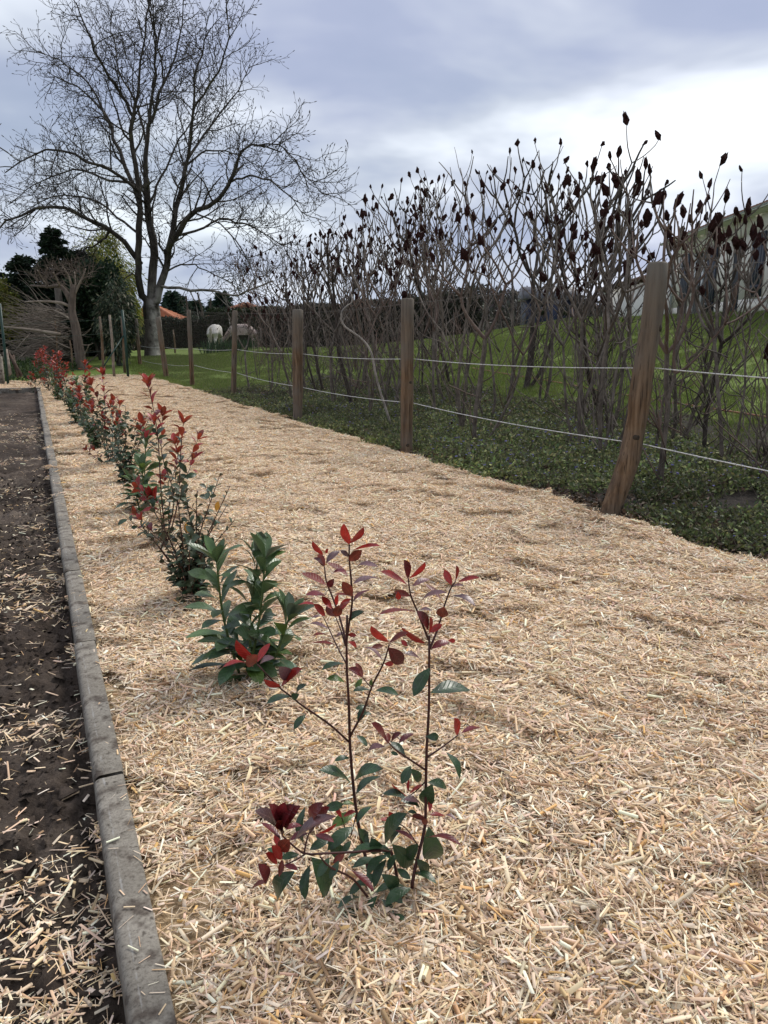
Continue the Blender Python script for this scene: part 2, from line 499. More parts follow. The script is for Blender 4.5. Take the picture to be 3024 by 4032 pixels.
def chips(mb, n, size, r, thick, tilt, zf=None, scale=1.0, pos=None):
    L = np.clip(r.lognormal(math.log(0.031), 0.42, n), 0.010, 0.075) * scale
    Wd = np.clip(r.lognormal(math.log(0.0043), 0.45, n), 0.0013, 0.010) * scale
    fine = r.random(n) < .42
    Wd = np.where(fine, r.uniform(.0008, .0024, n), Wd); L = np.where(fine, L * r.uniform(.8, 1.5, n), L)
    H = np.clip(Wd * r.uniform(0.12, 0.4, n), 0.0005, 0.0022)
    R = rand_rots(n, tilt, r)
    if pos is None:
        pos = np.stack([r.uniform(-size / 2, size / 2, n), r.uniform(-size / 2, size / 2, n), r.uniform(0, 1, n) ** 1.0 * thick], 1)
    col = PAL[r.choice(len(PAL), n, p=PW)] * r.uniform(0.72, 1.12, (n, 1)) * r.normal(1, 0.03, (n, 3))
    col = np.clip(col, 0.02, 0.86)
    k = (r.random(n) < 0.90) | fine
    M1 = R * np.stack([L, Wd, H], 1)[:, None, :]
    instv(mb, BV, BF, M1[k], pos[k], col[k])
    q = ~k
    if q.any():
        D = np.clip(Wd[q] * 1.45, 0.003, 0.008)
        M2 = R[q] * np.stack([L[q] * 1.1, D, D], 1)[:, None, :]
        pp = pos[q] + np.array([0, 0, 0.002])
        instv(mb, CV, CF, M2, pp, np.clip(col[q] * np.array([1.08, 1.05, .98]), 0, .86))
        instv(mb, CV, CE, M2, pp, col[q] * 0.75)
CP = []
for k in range(7):
    mb = MB(); r = np.random.default_rng(100 + k)
    chips(mb, 1750, 0.36, r, 0.024, 0.19)
    # a few chips on end
    chips(mb, 60, 0.34, r, 0.012, 0.55)
    CP.append(mb.mesh('straw_clump', M_CHIP, smooth=False))
def tilted(px_, py_, zf, r, jitter=0.05):
    e = 0.06
    gx = (zf(px_ + e, py_) - zf(px_ - e, py_)) / (2 * e); gy = (zf(px_, py_ + e) - zf(px_, py_ - e)) / (2 * e)
    yaw = r.uniform(0, 2 * math.pi, len(px_)); c, s = np.cos(yaw), np.sin(yaw)
    lx = c * gx + s * gy; ly = -s * gx + c * gy
    return np.stack([np.arctan(ly) + r.normal(0, jitter, len(px_)), -np.arctan(lx) + r.normal(0, jitter, len(px_)), yaw], 1)
def mulch_points():
    r = np.random.default_rng(5); P = []
    for (u0, u1, v0, v1, st) in ((UK, 0.3, -3.7, 6, 0.205), (UK, 0.3, 6, VEND + 10, 0.24), (-8, UK, VEND, VEND + 6, 0.25)):
        U, Vv = np.meshgrid(np.arange(u0, u1, st), np.arange(v0, v1, st))
        U = U.ravel() + r.uniform(-st * .45, st * .45, U.size); Vv = Vv.ravel() + r.uniform(-st * .45, st * .45, Vv.size)
        k = mulch_keep(U, Vv) & ((U > UK + 0.12) | (Vv > VEND + 0.16))
        P.append(np.stack([U[k], Vv[k]], 1))
    # close to the kerb, small clumps that do not reach over it
    P = np.concatenate(P)
    return P, r
P_, r_ = mulch_points()
X_, Y_ = xy(P_[:, 0], P_[:, 1])
Z_ = mulch_z(X_, Y_) - 0.004
sc_ = r_.uniform(0.85, 1.15, len(X_))
scatter('straw_mulch', np.stack([X_, Y_, Z_], 1), tilted(X_, Y_, mulch_z, r_), np.stack([sc_, sc_, np.ones_like(sc_) * 1.1], 1), r_.integers(0, 7, len(X_)), CP)
bpy.data.objects['straw_mulch']['label'] = 'layer of pale chopped straw mulch between kerb and fence'

# strays: along the kerb's right side, on the kerb, over the soil, spilling under the fence
def stray():
    r = np.random.default_rng(21); mb = MB()
    n = 9000
    V1 = -3.6 + 23 * r.random(n) ** 1.7
    U1 = UK + 0.001 + 0.13 * r.random(n)
    x, y = xy(U1, V1); z = mulch_z(x, y) + r.uniform(-0.006, 0.016, n)
    chips(mb, n, 0, r, 0, 0.15, pos=np.stack([x, y, z], 1))
    n = 8000                                             # ragged fence edge
    V1 = -3.6 + 19 * r.random(n) ** 1.4
    U1 = 0.15 * fbm(V1 * 1.3, V1 * 0 + 3, 4) + 0.05 + r.normal(0.0, 0.07, n)
    x, y = xy(U1, V1); z = np.maximum(mulch_z(x, y), strip_z(x, y)) + r.uniform(0, 0.012, n)
    chips(mb, n, 0, r, 0, 0.2, pos=np.stack([x, y, z], 1))
    stuff(mb.obj('straw_edge', M_CHIP, smooth=False), 'loose straw along the two edges of the mulch')
    mb = MB(); n = 190                                   # on the kerb
    V1 = -3.4 + 11 * r.random(n) ** 1.8; U1 = UK - 0.004 - 0.055 * r.random(n) ** 1.6
    x, y = xy(U1, V1); chips(mb, n, 0, r, 0, 0.03, pos=np.stack([x, y, np.full(n, 0.0308)], 1), scale=0.75)
    stuff(mb.obj('straw_on_kerb', M_CHIP, smooth=False), 'stray straw lying on the kerb')
    mb = MB(); n = 75000                                 # over the dark soil
    V1 = np.concatenate([-3.5 + 3.6 * r.random(n * 6 // 10) ** 1.2, 0.0 + 10 * r.random(n - n * 6 // 10)])
    U1 = UK - KW - 0.006 - 1.4 * r.random(n)
    x, y = xy(U1, V1)
    dens = 0.05 + 0.55 * fbm(x * 2.3 + 5, y * 2.3, 3) + 0.62 * sstep(-.6, -2.7, V1) + 0.10 * sstep(8, 0, V1) + 0.12 * sstep(0.35, 0.05, UK - KW - U1)
    k = r.random(n) < np.clip(dens, 0.05, 1)
    x, y = x[k], y[k]; z = bed_z(x, y) + r.uniform(0.0, 0.012, k.sum())
    chips(mb, k.sum(), 0, r, 0, 0.17, pos=np.stack([x, y, z], 1))
    stuff(mb.obj('straw_on_soil', M_CHIP, smooth=False), 'loose straw scattered over the dark soil bed')
    # soil crumbs
    mb = MB(); n = 14000
    V1 = -3.5 + 7 * r.random(n) ** 1.6; U1 = UK - KW - 0.01 - 1.0 * r.random(n)
    x, y = xy(U1, V1); z = bed_z(x, y)
    s = np.clip(r.lognormal(math.log(0.0065), 0.65, n), 0.002, 0.035)
    oct_ = np.array([[1, 0, 0], [0, 1, 0], [-1, 0, 0], [0, -1, 0], [.2, .1, .8], [0, 0, -.6]])
    of = np.array([[0, 1, 4], [1, 2, 4], [2, 3, 4], [3, 0, 4]])
    instv(mb, oct_, of, rand_rots(n, 0.5, r) * s[:, None, None], np.stack([x, y, z], 1))
    stuff(mb.obj('soil_crumbs', M_SOIL), 'dark crumbs of soil on the bed')
stray()

# ------------------------------------------------------------------ kerbs
m, t, p = new_mat('concrete')
f1 = noise(t, 5, 6, 0.65); f2 = noise(t, 120, 5, 0.7); f3 = noise(t, 11, 4, 0.6, stretch=(1, 1, 1))
c = cramp(t, f1, [(0.3, (0.115, 0.103, 0.086)), (0.5, (0.20, 0.182, 0.152)), (0.75, (0.30, 0.275, 0.235))])
c = mixc(t, cramp(t, f3, [(0.50, (0, 0, 0)), (0.62, (0.85, 0.85, 0.85))]), c, (0.060, 0.046, 0.036))
c = mixc(t, 0.9, c, cramp(t, f2, [(0.3, (0.42, 0.40, 0.38)), (0.5, (1, 1, 1)), (0.75, (1.3, 1.3, 1.28))]), 'MULTIPLY')
f4 = noise(t, 34, 3, 0.6); c = mixc(t, cramp(t, f4, [(0.60, (0, 0, 0)), (0.67, (0.75, 0.75, 0.75))]), c, (0.045, 0.036, 0.028)); c = mixc(t, cramp(t, f4, [(0.26, (0.6, 0.6, 0.6)), (0.33, (0, 0, 0))]), c, (0.30, 0.29, 0.265))
tcn = N(t, 'ShaderNodeTexCoord'); sx = N(t, 'ShaderNodeSeparateXYZ'); t.links.new(tcn.outputs['Object'], sx.inputs[0])
nn = noise(t, 9, 4, 0.7)
st = math_node(t, 'ADD', math_node(t, 'MULTIPLY', math_node(t, 'ABSOLUTE', math_node(t, 'ADD', sx.outputs[0], 0.013)), 60.0), math_node(t, 'MULTIPLY', nn, 1.9))
c = mixc(t, cramp(t, st, [(0.75, (0.55, 0.55, 0.55)), (1.15, (0, 0, 0))]), c, (0.36, 0.355, 0.34))
t.links.new(c, p.inputs['Base Color']); p.inputs['Roughness'].default_value = 0.85; p.inputs['Specular IOR Level'].default_value = 0.25
bump(t, p, f2, 0.35, 0.004)
M_CONC = m
def kerb_mesh(L, w=KW, h=0.2, rad=0.019):
    prof = [(-w / 2, -h)]
    for a in np.linspace(0, math.pi / 2, 7):
        prof.append((-w / 2 + rad - rad * math.cos(a), -rad * 0.8 + rad * 0.8 * math.sin(a)))
    prof += [(w / 2 - 0.004, 0), (w / 2, -0.004), (w / 2, -h)]
    mb = MB(); n = len(prof)
    ys_ = [-L / 2 + 0.003, -L / 2 + 0.009, -L / 4, 0, L / 4, L / 2 - 0.009, L / 2 - 0.003]
    V = []
    for k, y in enumerate(ys_):
        sh = 0.004 if k in (0, len(ys_) - 1) else 0
        for (a, z) in prof:
            V.append((a * (1 - sh * 12), y, z - (sh if z > -0.1 else 0)))
    F = [(k * n + i, k * n + i + 1, (k + 1) * n + i + 1, (k + 1) * n + i) for k in range(len(ys_) - 1) for i in range(n - 1)]
    mb.add(V, F)
    mb.f.append(np.array([list(range(n))])); mb.f.append(np.array([list(range((len(ys_) - 1) * n, len(ys_) * n))[::-1]]))
    return mb.mesh('kerb_stone', M_CONC, smooth=True)
KM = kerb_mesh(1.0)
def kerb(label, p0, ang, n, L, loc_label=None, seed=0):
    r = np.random.default_rng(seed)
    k = thing('garden_kerb', label, 'kerb', p0)
    for i in range(n):
        o = mobj('kerb_stone', KM, k)
        M = Matrix.Rotation(ang + r.normal(0, 0.0035), 4, 'Z')
        d = Vector((-math.sin(ang), math.cos(ang), 0))
        pos = d * (i + 0.5) * L + Vector((math.cos(ang), math.sin(ang), 0)) * r.normal(0, 0.0025)
        pos.z = r.normal(0, 0.0015)
        o.matrix_local = Matrix.Translation(pos) @ M @ Matrix.Rotation(r.normal(0, 0.003), 4, 'X')
    return k
ANG = -math.atan2(DV[0], DV[1])
JV = uv(*G(600, 3020, 0.03)[:2])[1]       # a joint seen in the photo
v0 = JV - 4.0
n1 = int((VEND - v0) / 1.0)
Lk = (VEND - v0) / n1
x0, y0 = xy(UK - KW / 2, v0)
kerb('long grey concrete kerb with rounded edge between soil bed and straw', (x0, y0, 0.03), ANG, n1, Lk, seed=3)
x0, y0 = xy(UK + 0.005, VEND + KW / 2)
kerb('short dark concrete kerb closing the far end of the soil bed', (x0, y0, 0.055), ANG + math.pi / 2, 5, 1.0, seed=4)

# ================================================================== fence
M_POST = None
m, t, p = new_mat('weathered timber')
f1 = noise(t, 3.0, 6, 0.65, stretch=(9, 9, 0.7)); f2 = noise(t, 2.2, 4, 0.6); f3 = noise(t, 6, 3, 0.5, stretch=(14, 14, 0.5))
c = cramp(t, f1, [(0.28, (0.036, 0.023, 0.014)), (0.46, (0.115, 0.070, 0.038)), (0.70, (0.235, 0.16, 0.098))])
c = mixc(t, cramp(t, f2, [(0.42, (0, 0, 0)), (0.66, (0.75, 0.75, 0.75))]), c, (0.135, 0.118, 0.098))
c = mixc(t, cramp(t, f3, [(0.60, (0, 0, 0)), (0.66, (0.85, 0.85, 0.85))]), c, (0.028, 0.02, 0.014))
tcn = N(t, 'ShaderNodeTexCoord'); sx = N(t, 'ShaderNodeSeparateXYZ'); t.links.new(tcn.outputs['Object'], sx.inputs[0])
wz = math_node(t, 'MULTIPLY', math_node(t, 'MULTIPLY_ADD', sx.outputs[2], 1.5, -1.35, clamp=True), math_node(t, 'MULTIPLY_ADD', f1, 1.2, .1, clamp=True))
c = mixc(t, wz, c, (0.13, 0.118, 0.10))
t.links.new(c, p.inputs['Base Color']); p.inputs['Roughness'].default_value = 0.85; p.inputs['Specular IOR Level'].default_value = 0.2
bump(t, p, f1, 0.9, 0.014)
M_POST = m
M_KNOT = simple('knot', [(0.3, (0.012, 0.009, 0.007)), (0.7, (0.06, 0.045, 0.03))], 18, 0.8, 0.5, 0.01)
M_WIRE = simple('rusty wire', [(0.3, (0.05, 0.042, 0.036)), (0.7, (0.13, 0.115, 0.10))], 30, 0.55, 0)
M_ROPE = simple('white rope', [(0.3, (0.42, 0.42, 0.41)), (0.7, (0.68, 0.68, 0.66))], 90, 0.6, 0)
fence = thing('wire_fence', 'long wire netting fence on timber posts with two white electric ropes', 'fence', (F0[0], F0[1], 0))
FL = np.array([F0[0], F0[1], 0])
# base px, top px, radius bottom, radius top
posts = [((2430, 2010), (2590, 1040), .073, .068, [(2395, 2040), (2470, 1830), (2510, 1640), (2530, 1480), (2572, 1220), (2590, 1040)]),
         ((1600, 1772), (1605, 1180), .066, .068, None), ((1172, 1642), (1172, 1222), .072, .080, None), ((920, 1556), (925, 1225), .058, .055, None),
         ((757, 1512), (743, 1222), .068, .055, None), ((656, 1490), (622, 1250), .085, .075, None), ((555, 1470), (535, 1255), .075, .06, None)]
POSTS = []
for k, (b, tp, r0, r1, path) in enumerate(posts):
    B = G(*b); Yb = B[1]
    if path is None:
        pts = [PD(b[0] + (tp[0] - b[0]) * s, b[1] + (tp[1] - b[1]) * s, Yb) for s in (0, .35, .7, 1)]
    else:
        pts = [PD(a, c_, Yb) for a, c_ in path]
    pts = np.array(pts); pts = np.concatenate([[pts[0] - (pts[1] - pts[0]) * 0.12 - np.array([0, 0, .1])], pts])
    pp = smoothpath(pts, 15)
    rr = np.linspace(r0, r1, 15) * (1 + 0.035 * np.sin(np.arange(15) * 1.7 + k * 2)) ; rr[0] *= 1.02
    mb = MB(); pk = np.concatenate([pp, [pp[-1] + np.array([0, 0, 0.012])]]); rk = np.concatenate([rr, [rr[-1] * 0.82]])
    tube(mb, pk, rk, 12)
    V = mb.v[0]; V += 0.004 * np.stack([vnoise(V[:, 0] * 25, V[:, 2] * 9), vnoise(V[:, 1] * 25, V[:, 2] * 9 + 9), V[:, 2] * 0], 1)
    mb.v[0] = V
    po = mb.obj('post', M_POST, fence, loc=FL)
    POSTS.append((pp, rr))
    if k < 2:
        ks = [(0.44, -0.1, .021), (0.17, 0.9, .02), (0.27, 1.25, .026), (0.80, 1.1, .026)] if k == 0 else [(0.30, 0.2, .018), (0.62, 0.6, .016)]
        for (s, a, kr) in ks:
            q = pp[int(s * 14)]; rad = rr[int(s * 14)]
            d = np.array([math.sin(a) * 1.0, -math.cos(a), 0])
            kb = MB(); c0 = q + d * (rad - 0.006)
            tube(kb, [c0 - d * 0.01, c0, c0 + d * 0.006, c0 + d * 0.010], [kr * 1.25, kr * 1.2, kr * 0.85, kr * 0.3], 9)
            kb.obj('knot', M_KNOT, po, loc=FL)
POSTS[0][0][0][2] = 0
def post_at(k, h):
    pp = POSTS[k][0]; s = np.interp(h, pp[:, 2], np.arange(len(pp)))
    i = min(int(s), len(pp) - 2); f = s - i
    return pp[i] * (1 - f) + pp[i + 1] * f
# the line runs on beyond the frame to the right: one more post out of sight carries it
PX = np.array([*xy(0.0, -3.6), 0])
def line_pts(h, side, heights=None):
    o = []
    q = PX + np.array([0, 0, h - 0.02])
    o.append(q + np.append(DU, 0) * side * 0.07)
    for k in range(len(POSTS)):
        hh = h if heights is None else heights[k]
        q = post_at(k, hh); o.append(q + np.append(DU, 0) * side * (POSTS[k][1][0] + 0.004))
    return o
def wire_run(pts, sag, r, n=14):
    out_ = []
    for a, b in zip(pts[:-1], pts[1:]):
        for s in np.linspace(0, 1, n, endpoint=False):
            q = a + (b - a) * s; q = q - np.array([0, 0, sag * 4 * s * (1 - s)]); out_.append(q)
    out_.append(pts[-1]); return np.array(out_)
tps = [pp[-1][2] - 0.03 for pp, _ in POSTS]
for h, sag, r in ((None, 0.02, 0.0016),):
    mb = MB(); tube(mb, wire_run(line_pts(1.58, 1, tps), sag, r), r, 4); mb.obj('top_wire', M_WIRE, fence, loc=FL)
RH = ([.97, .96, .95, .96, .93, .94, .95], [.46, .50, .45, .47, .50, .42, .45])
for hs in RH:
    mb = MB(); w_ = wire_run(line_pts(hs[0], 1, hs), 0.028, 0.005, 18)
    tube(mb, w_, 0.0038, 6); mb.obj('electric_rope', M_ROPE, fence, loc=FL)
# netting
mb = MB(); a_ = line_pts(0.02, 1, [0.05] * 7); seg = []
cell_w, cell_h = 0.062, 0.062
col_id = 0
base_line = [PX + np.append(DU, 0) * 0.07] + [np.array([q[0], q[1], 0]) for q in a_[1:]]
top_line = line_pts(1.56, 1, tps)
for a, b, ta, tb in zip(base_line[:-1], base_line[1:], top_line[:-1], top_line[1:]):
    L = np.linalg.norm(b - a); nc = max(2, int(L / cell_w)); nr = 25
    S = np.linspace(0, 1, nc + 1)
    for i in range(nc):
        s0 = S[i]; s1 = S[i + 1]
        z = np.arange(nr + 1) / nr
        ss = np.where(np.arange(nr + 1) % 2 == (i % 2), s0, s1)
        lo = a[None] + (b - a)[None] * ss[:, None]; hi = ta[None] + (tb - ta)[None] * ss[:, None]
        lo[:, 2] = T(lo[:, 0], lo[:, 1]) + 0.01
        pts = lo + (hi - lo) * z[:, None]
        pts += 0.006 * np.stack([vnoise(pts[:, 2] * 9 + i, ss * 40), vnoise(pts[:, 2] * 7, ss * 40 + i), 0 * z], 1)
        tube(mb, pts, 0.0015, 3, cap=False)
stuff(mb.obj('wire_netting', M_WIRE, fence, loc=FL))
# ================================================================== houses
M_STUCCO = simple('cream stucco', [(0.3, (0.78, 0.74, 0.65)), (0.7, (0.85, 0.81, 0.72))], 3, 0.9, 0.2, 0.004, 6)
M_STUCCO2 = simple('white render', [(0.3, (0.70, 0.68, 0.63)), (0.7, (0.80, 0.78, 0.73))], 3, 0.9, 0.2, 0.004, 6)
M_TILE = simple('aged clay tile', [(0.3, (0.10, 0.055, 0.038)), (0.55, (0.21, 0.115, 0.075)), (0.75, (0.15, 0.12, 0.10))], 5, 0.85, 0.3, 0.006, 6)
M_ORANGE = simple('orange clay tile', [(0.3, (0.27, 0.095, 0.045)), (0.6, (0.43, 0.165, 0.085)), (0.8, (0.36, 0.18, 0.115))], 1.7, 0.8, 0.2, 0.01, 6)
M_BLUE = simple('dark blue shutter paint', [(0.3, (0.016, 0.020, 0.032)), (0.7, (0.026, 0.031, 0.048))], 4, 0.5, 0.1, 0.004)
M_WHITE = simple('white joinery', [(0.3, (0.68, 0.70, 0.72)), (0.7, (0.78, 0.80, 0.81))], 4, 0.4, 0)
M_GUTTER = simple('grey zinc gutter', [(0.3, (0.30, 0.32, 0.33)), (0.7, (0.42, 0.44, 0.45))], 3, 0.4, 0)
M_WOODDK = simple('dark rafters', [(0.3, (0.05, 0.032, 0.022)), (0.7, (0.10, 0.065, 0.045))], 6, 0.8, 0.3)
m, t, p = new_mat('window glass')
p.inputs['Base Color'].default_value = (0.015, 0.018, 0.022, 1); p.inputs['Roughness'].default_value = 0.06; p.inputs['Specular IOR Level'].default_value = 0.6
M_GLASS = m

def wall_frame(origin, ang):
    """local frame of a wall: x along, y outwards, z up"""
    return Matrix.Translation(Vector(origin)) @ Matrix.Rotation(ang, 4, 'Z')
def mullion_window(parent, M, s, z0, w, h, door=False):
    """recessed window: frame, panes, sill"""
    fm = MB(); f = 0.07
    for (cx_, cz, sx_, sz) in ((0, h - f / 2, w, f), (0, f / 2, w, f), (-w / 2 + f / 2, h / 2, f, h - 2 * f), (w / 2 - f / 2, h / 2, f, h - 2 * f), (0, h / 2, f * 1.2, h - 2 * f)):
        box(fm, (s + cx_, -0.13, z0 + cz), (sx_, 0.06, sz))
    fr = fm.obj('window', M_WHITE, parent, smooth=False); fr.matrix_local = M
    for sg in (-1, 1):
        pb = MB(); box(pb, (s + sg * (w / 4 - 0.01), -0.135, z0 + h / 2), (w / 2 - 0.11, 0.012, h - 2 * f))
        o = pb.obj('pane', M_GLASS, fr, smooth=False)
    if not door:
        sb = MB(); box(sb, (s, -0.03, z0 - 0.03), (w + 0.12, 0.26, 0.058)); sb.obj('sill', M_STUCCO2, fr, smooth=False)
    return fr
def shutter(parent, M, s, z0, w, h):
    sb = MB()
    for k in range(5):
        box(sb, (s - w / 2 + (k + .5) * w / 5, 0.045, z0 + h / 2), (w / 5 - 0.008, 0.03, h))
    for zz_ in (0.16, 0.84):
        box(sb, (s, 0.068, z0 + h * zz_), (w - 0.03, 0.016, 0.10))
    o = sb.obj('shutter', M_BLUE, parent, smooth=False); o.matrix_local = M; return o
def wall_with_holes(mb, L, H, holes, th=0.3):
    """front at y=0, recess 0.3 deep, built from strips round the holes"""
    xs_ = sorted(set([0, L] + [a for h in holes for a in (h[0], h[0] + h[2])])); zs_ = sorted(set([0, H] + [a for h in holes for a in (h[1], h[1] + h[3])]))
    for a, b in zip(xs_[:-1], xs_[1:]):
        run = None
        for c0, c1 in zip(zs_[:-1], zs_[1:]):
            hole = any(h[0] - 1e-6 <= a and b <= h[0] + h[2] + 1e-6 and h[1] - 1e-6 <= c0 and c1 <= h[1] + h[3] + 1e-6 for h in holes)
            if not hole: box(mb, ((a + b) / 2, -th / 2, (c0 + c1) / 2), (b - a, th, c1 - c0))

# the cream bungalow on the bank, its long wall runs away from us
HA = math.atan2(0.038, 1.0)
HZ = 1.86
hc = (10.42, 28.6)                                    # far corner of the long wall
hd = np.array([-math.sin(HA), -math.cos(HA)])         # from the far corner towards us
house = thing('house', 'cream bungalow with tiled roof and dark blue shutters on the grassy bank', 'house', (hc[0], hc[1], HZ))
# local x: from far corner towards us; local y: out of the wall, to the left (towards the fence)
MH = Matrix(((hd[0], -hd[1] * -1 * -1, 0, 0), (hd[1], hd[0] * 1, 0, 0), (0, 0, 1, 0), (0, 0, 0, 1)))
yv = np.array([hd[1], -hd[0]])
if yv[0] > 0: yv = -yv
MH = Matrix(((hd[0], yv[0], 0, 0), (hd[1], yv[1], 0, 0), (0, 0, 1, 0), (0, 0, 0, 1)))
HL, HH = 17.0, 2.62
holes = [(1.75, 0.05, 1.5, 2.12), (5.0, 0.05, 0.85, 2.12), (7.55, 0.42, 1.35, 1.72), (12.2, 0.42, 1.35, 1.72)]
mb = MB(); wall_with_holes(mb, HL, HH, holes)
box(mb, (0.15, -4.5, HH / 2), (0.3, 8.4, HH)); box(mb, (HL - .15, -4.5, HH / 2), (0.3, 8.4, HH)); box(mb, (HL / 2, -8.85, HH / 2), (HL, 0.3, HH))
box(mb, (HL / 2, -4.5, -0.3), (HL + 0.02, 9.02, 0.6))
w_ = mb.obj('wall', M_STUCCO, house, smooth=False); w_.matrix_local = MH
mb = MB(); box(mb, (HL / 2, -4.5, HH + 0.02), (HL + 0.6, 9.9, 0.03)); o = mb.obj('soffit', M_STUCCO2, house, smooth=False); o.matrix_local = MH
for (s, z0, w, h), dr in zip(holes, (True, None, False, False)):
    if dr is None:
        mb = MB(); box(mb, (s + w / 2, -0.12, z0 + h / 2), (w - 0.02, 0.05, h - 0.02)); d_ = mb.obj('door', M_BLUE, house, smooth=False); d_.matrix_local = MH
        mb = MB(); tube(mb, [(s + w - 0.12, -0.09, z0 + 1.0), (s + w - 0.12, -0.04, z0 + 1.0), (s + w - 0.22, -0.04, z0 + 1.0)], 0.012, 6); mb.obj('handle', M_GUTTER, d_)
    else:
        mullion_window(house, MH, s + w / 2, z0, w, h, dr)
        shutter(house, MH, s - 0.42 - 0.03 - (.1 if not dr else 0), z0 + 0.02, 0.80 if not dr else 0.78, h - 0.04)
        shutter(house, MH, s + w + 0.45, z0 + 0.02, 0.80 if not dr else 0.78, h - 0.04)
# roof: two slopes, eaves course of half-round tiles, gutter
rs = math.tan(math.radians(17)); ov = 0.30
mb = MB()
ridge = HH + 0.10 + (4.5 + ov) * rs
for sy in (1, -1):
    y0_, y1_ = (ov, -4.5) if sy == 1 else (-9 - ov, -4.5)
    n = 1
    V = [(-.35, y0_, HH + .05), (HL + .35, y0_, HH + .05), (HL + .35, y1_, ridge), (-.35, y1_, ridge),
         (-.35, y0_, HH + .12), (HL + .35, y0_, HH + .12), (HL + .35, y1_, ridge + .07), (-.35, y1_, ridge + .07)]
    mb.add(V, np.array([[0, 3, 2, 1], [4, 5, 6, 7], [0, 1, 5, 4], [1, 2, 6, 5], [2, 3, 7, 6], [3, 0, 4, 7]]))
gv = [(0.0, -0.2, HH), (0.0, -8.8, HH), (0.0, -4.5, ridge - .02)]
for xg in (0.02, HL - 0.32):
    mb2 = [(xg, -.05, HH + .03), (xg, -8.95, HH + .03), (xg, -4.5, ridge - .03), (xg + .3, -.05, HH + .03), (xg + .3, -8.95, HH + .03), (xg + .3, -4.5, ridge - .03)]
    mb.add(mb2, [(0, 1, 2), (5, 4, 3)]); mb.f.append(np.array([[0, 2, 5, 3], [1, 4, 5, 2]]) + mb.n - 6)
rf = mb.obj('roof', M_TILE, house, smooth=False); rf.matrix_local = MH
tm = MB(); th = np.linspace(0, math.pi, 5); ln = 0.46
tv = np.array([(s_ * 0.085 * math.cos(a) * (1 if e == 0 else .86), e * -ln, math.sin(a) * 0.06 * (1 if e == 0 else .86)) for e in (0, 1) for s_, a in [(1, a) for a in th]])
tf = [(i, i + 1, 5 + i + 1, 5 + i) for i in range(4)]
tm.add(tv, tf); tm.f.append(np.array([[4, 3, 2, 1, 0]]))
TILE = tm.mesh('roof_tile', M_TILE)
sl_ = math.atan(rs)
for rowk in range(3):
    for k in range(int((HL + .6) / 0.19)):
        o = mobj('roof_tile', TILE, rf)
        yy = ov + 0.05 - rowk * 0.4
        o.matrix_local = Matrix.Translation((-.28 + k * 0.19, yy, HH + .115 + (ov - yy) * rs + random.uniform(0, .012))) @ Matrix.Rotation(-sl_ + 0.02, 4, 'X') @ Matrix.Rotation(random.uniform(-.03, .03), 4, 'Z')
mb = MB(); n = 7
gp = [(0.07 * math.cos(a), 0.07 * math.sin(a)) for a in np.linspace(math.pi, 2 * math.pi, n)]
V = [(xx, ov + 0.10 + a, HH + 0.07 + b) for xx in (-.4, HL + .4) for a, b in gp]
mb.add(V, [(i, i + 1, n + i + 1, n + i) for i in range(n - 1)])
o = mb.obj('gutter', M_GUTTER, house); o.matrix_local = MH
mb = MB(); tube(mb, [(0.12, 0.08, HH + .02), (0.12, 0.07, 0.1)], 0.045, 8); o = mb.obj('downpipe', M_GUTTER, house); o.matrix_local = MH

# white annex beyond the house, low tiled edge with rafter ends
ax0 = G(2365, 1340, 0)
an = thing('annex', 'low white annex wall with tiled edge, beyond the cream bungalow', 'building', (10.55, 38.0, 1.8))
aL, aH = 9.4, 1.66
mb = MB(); box(mb, (aL / 2, -2.0, aH / 2 - .2), (aL - 0.02, 4.0, aH + .4)); o = mb.obj('wall', M_STUCCO2, an, smooth=False); o.matrix_local = MH
mb = MB(); V = [(-.2, .28, aH), (aL, .28, aH), (aL, -4.2, aH + .9), (-.2, -4.2, aH + .9), (-.2, .28, aH + .07), (aL, .28, aH + .07), (aL, -4.2, aH + .97), (-.2, -4.2, aH + .97)]
mb.add(V, np.array([[0, 3, 2, 1], [4, 5, 6, 7], [0, 1, 5, 4], [1, 2, 6, 5], [2, 3, 7, 6], [3, 0, 4, 7]]))
rf = mb.obj('roof', M_TILE, an, smooth=False); rf.matrix_local = MH
for k in range(int(aL / 0.19)):
    o = mobj('roof_tile', TILE, rf); o.matrix_local = Matrix.Translation((-.1 + k * .19, .31, aH + .06)) @ Matrix.Rotation(-.19, 4, 'X')
for k in range(12):
    mb = MB(); box(mb, (0.3 + k * .8, .13, aH - .05), (.08, .3, .09)); o = mb.obj('rafter', M_WOODDK, an, smooth=False); o.matrix_local = MH

# dark blue shed with a grey roof, beyond the thicket
q = PD(2150, 1300, 36)
sh = thing('shed', 'dark blue shed with grey roof beyond the thicket, left of the annex', 'shed', (q[0], q[1], TZ(q[0], q[1])))
M_SHED = simple('navy boards', [(0.3, (0.018, 0.024, 0.05)), (0.7, (0.03, 0.038, 0.075))], 3, 0.6, 0.2)
M_SLATE = simple('grey sheet roof', [(0.3, (0.09, 0.09, 0.10)), (0.7, (0.16, 0.16, 0.17))], 3, 0.6, 0.2)
mb = MB(); box(mb, (0, 0, .65), (2.0, 2.2, 1.5)); mb.obj('wall', M_SHED, sh, smooth=False)
mb = MB(); V = [(-1.2, -1.35, 1.42), (1.2, -1.35, 1.42), (1.2, 1.35, 1.42), (-1.2, 1.35, 1.42), (-1.2, 0, 2.0), (1.2, 0, 2.0)]
mb.add(V, np.array([[0, 1, 5, 4], [2, 3, 4, 5], [0, 3, 2, 1]])); mb.f.append(np.array([[3, 0, 4], [1, 2, 5]])); mb.obj('roof', M_SLATE, sh, smooth=False)
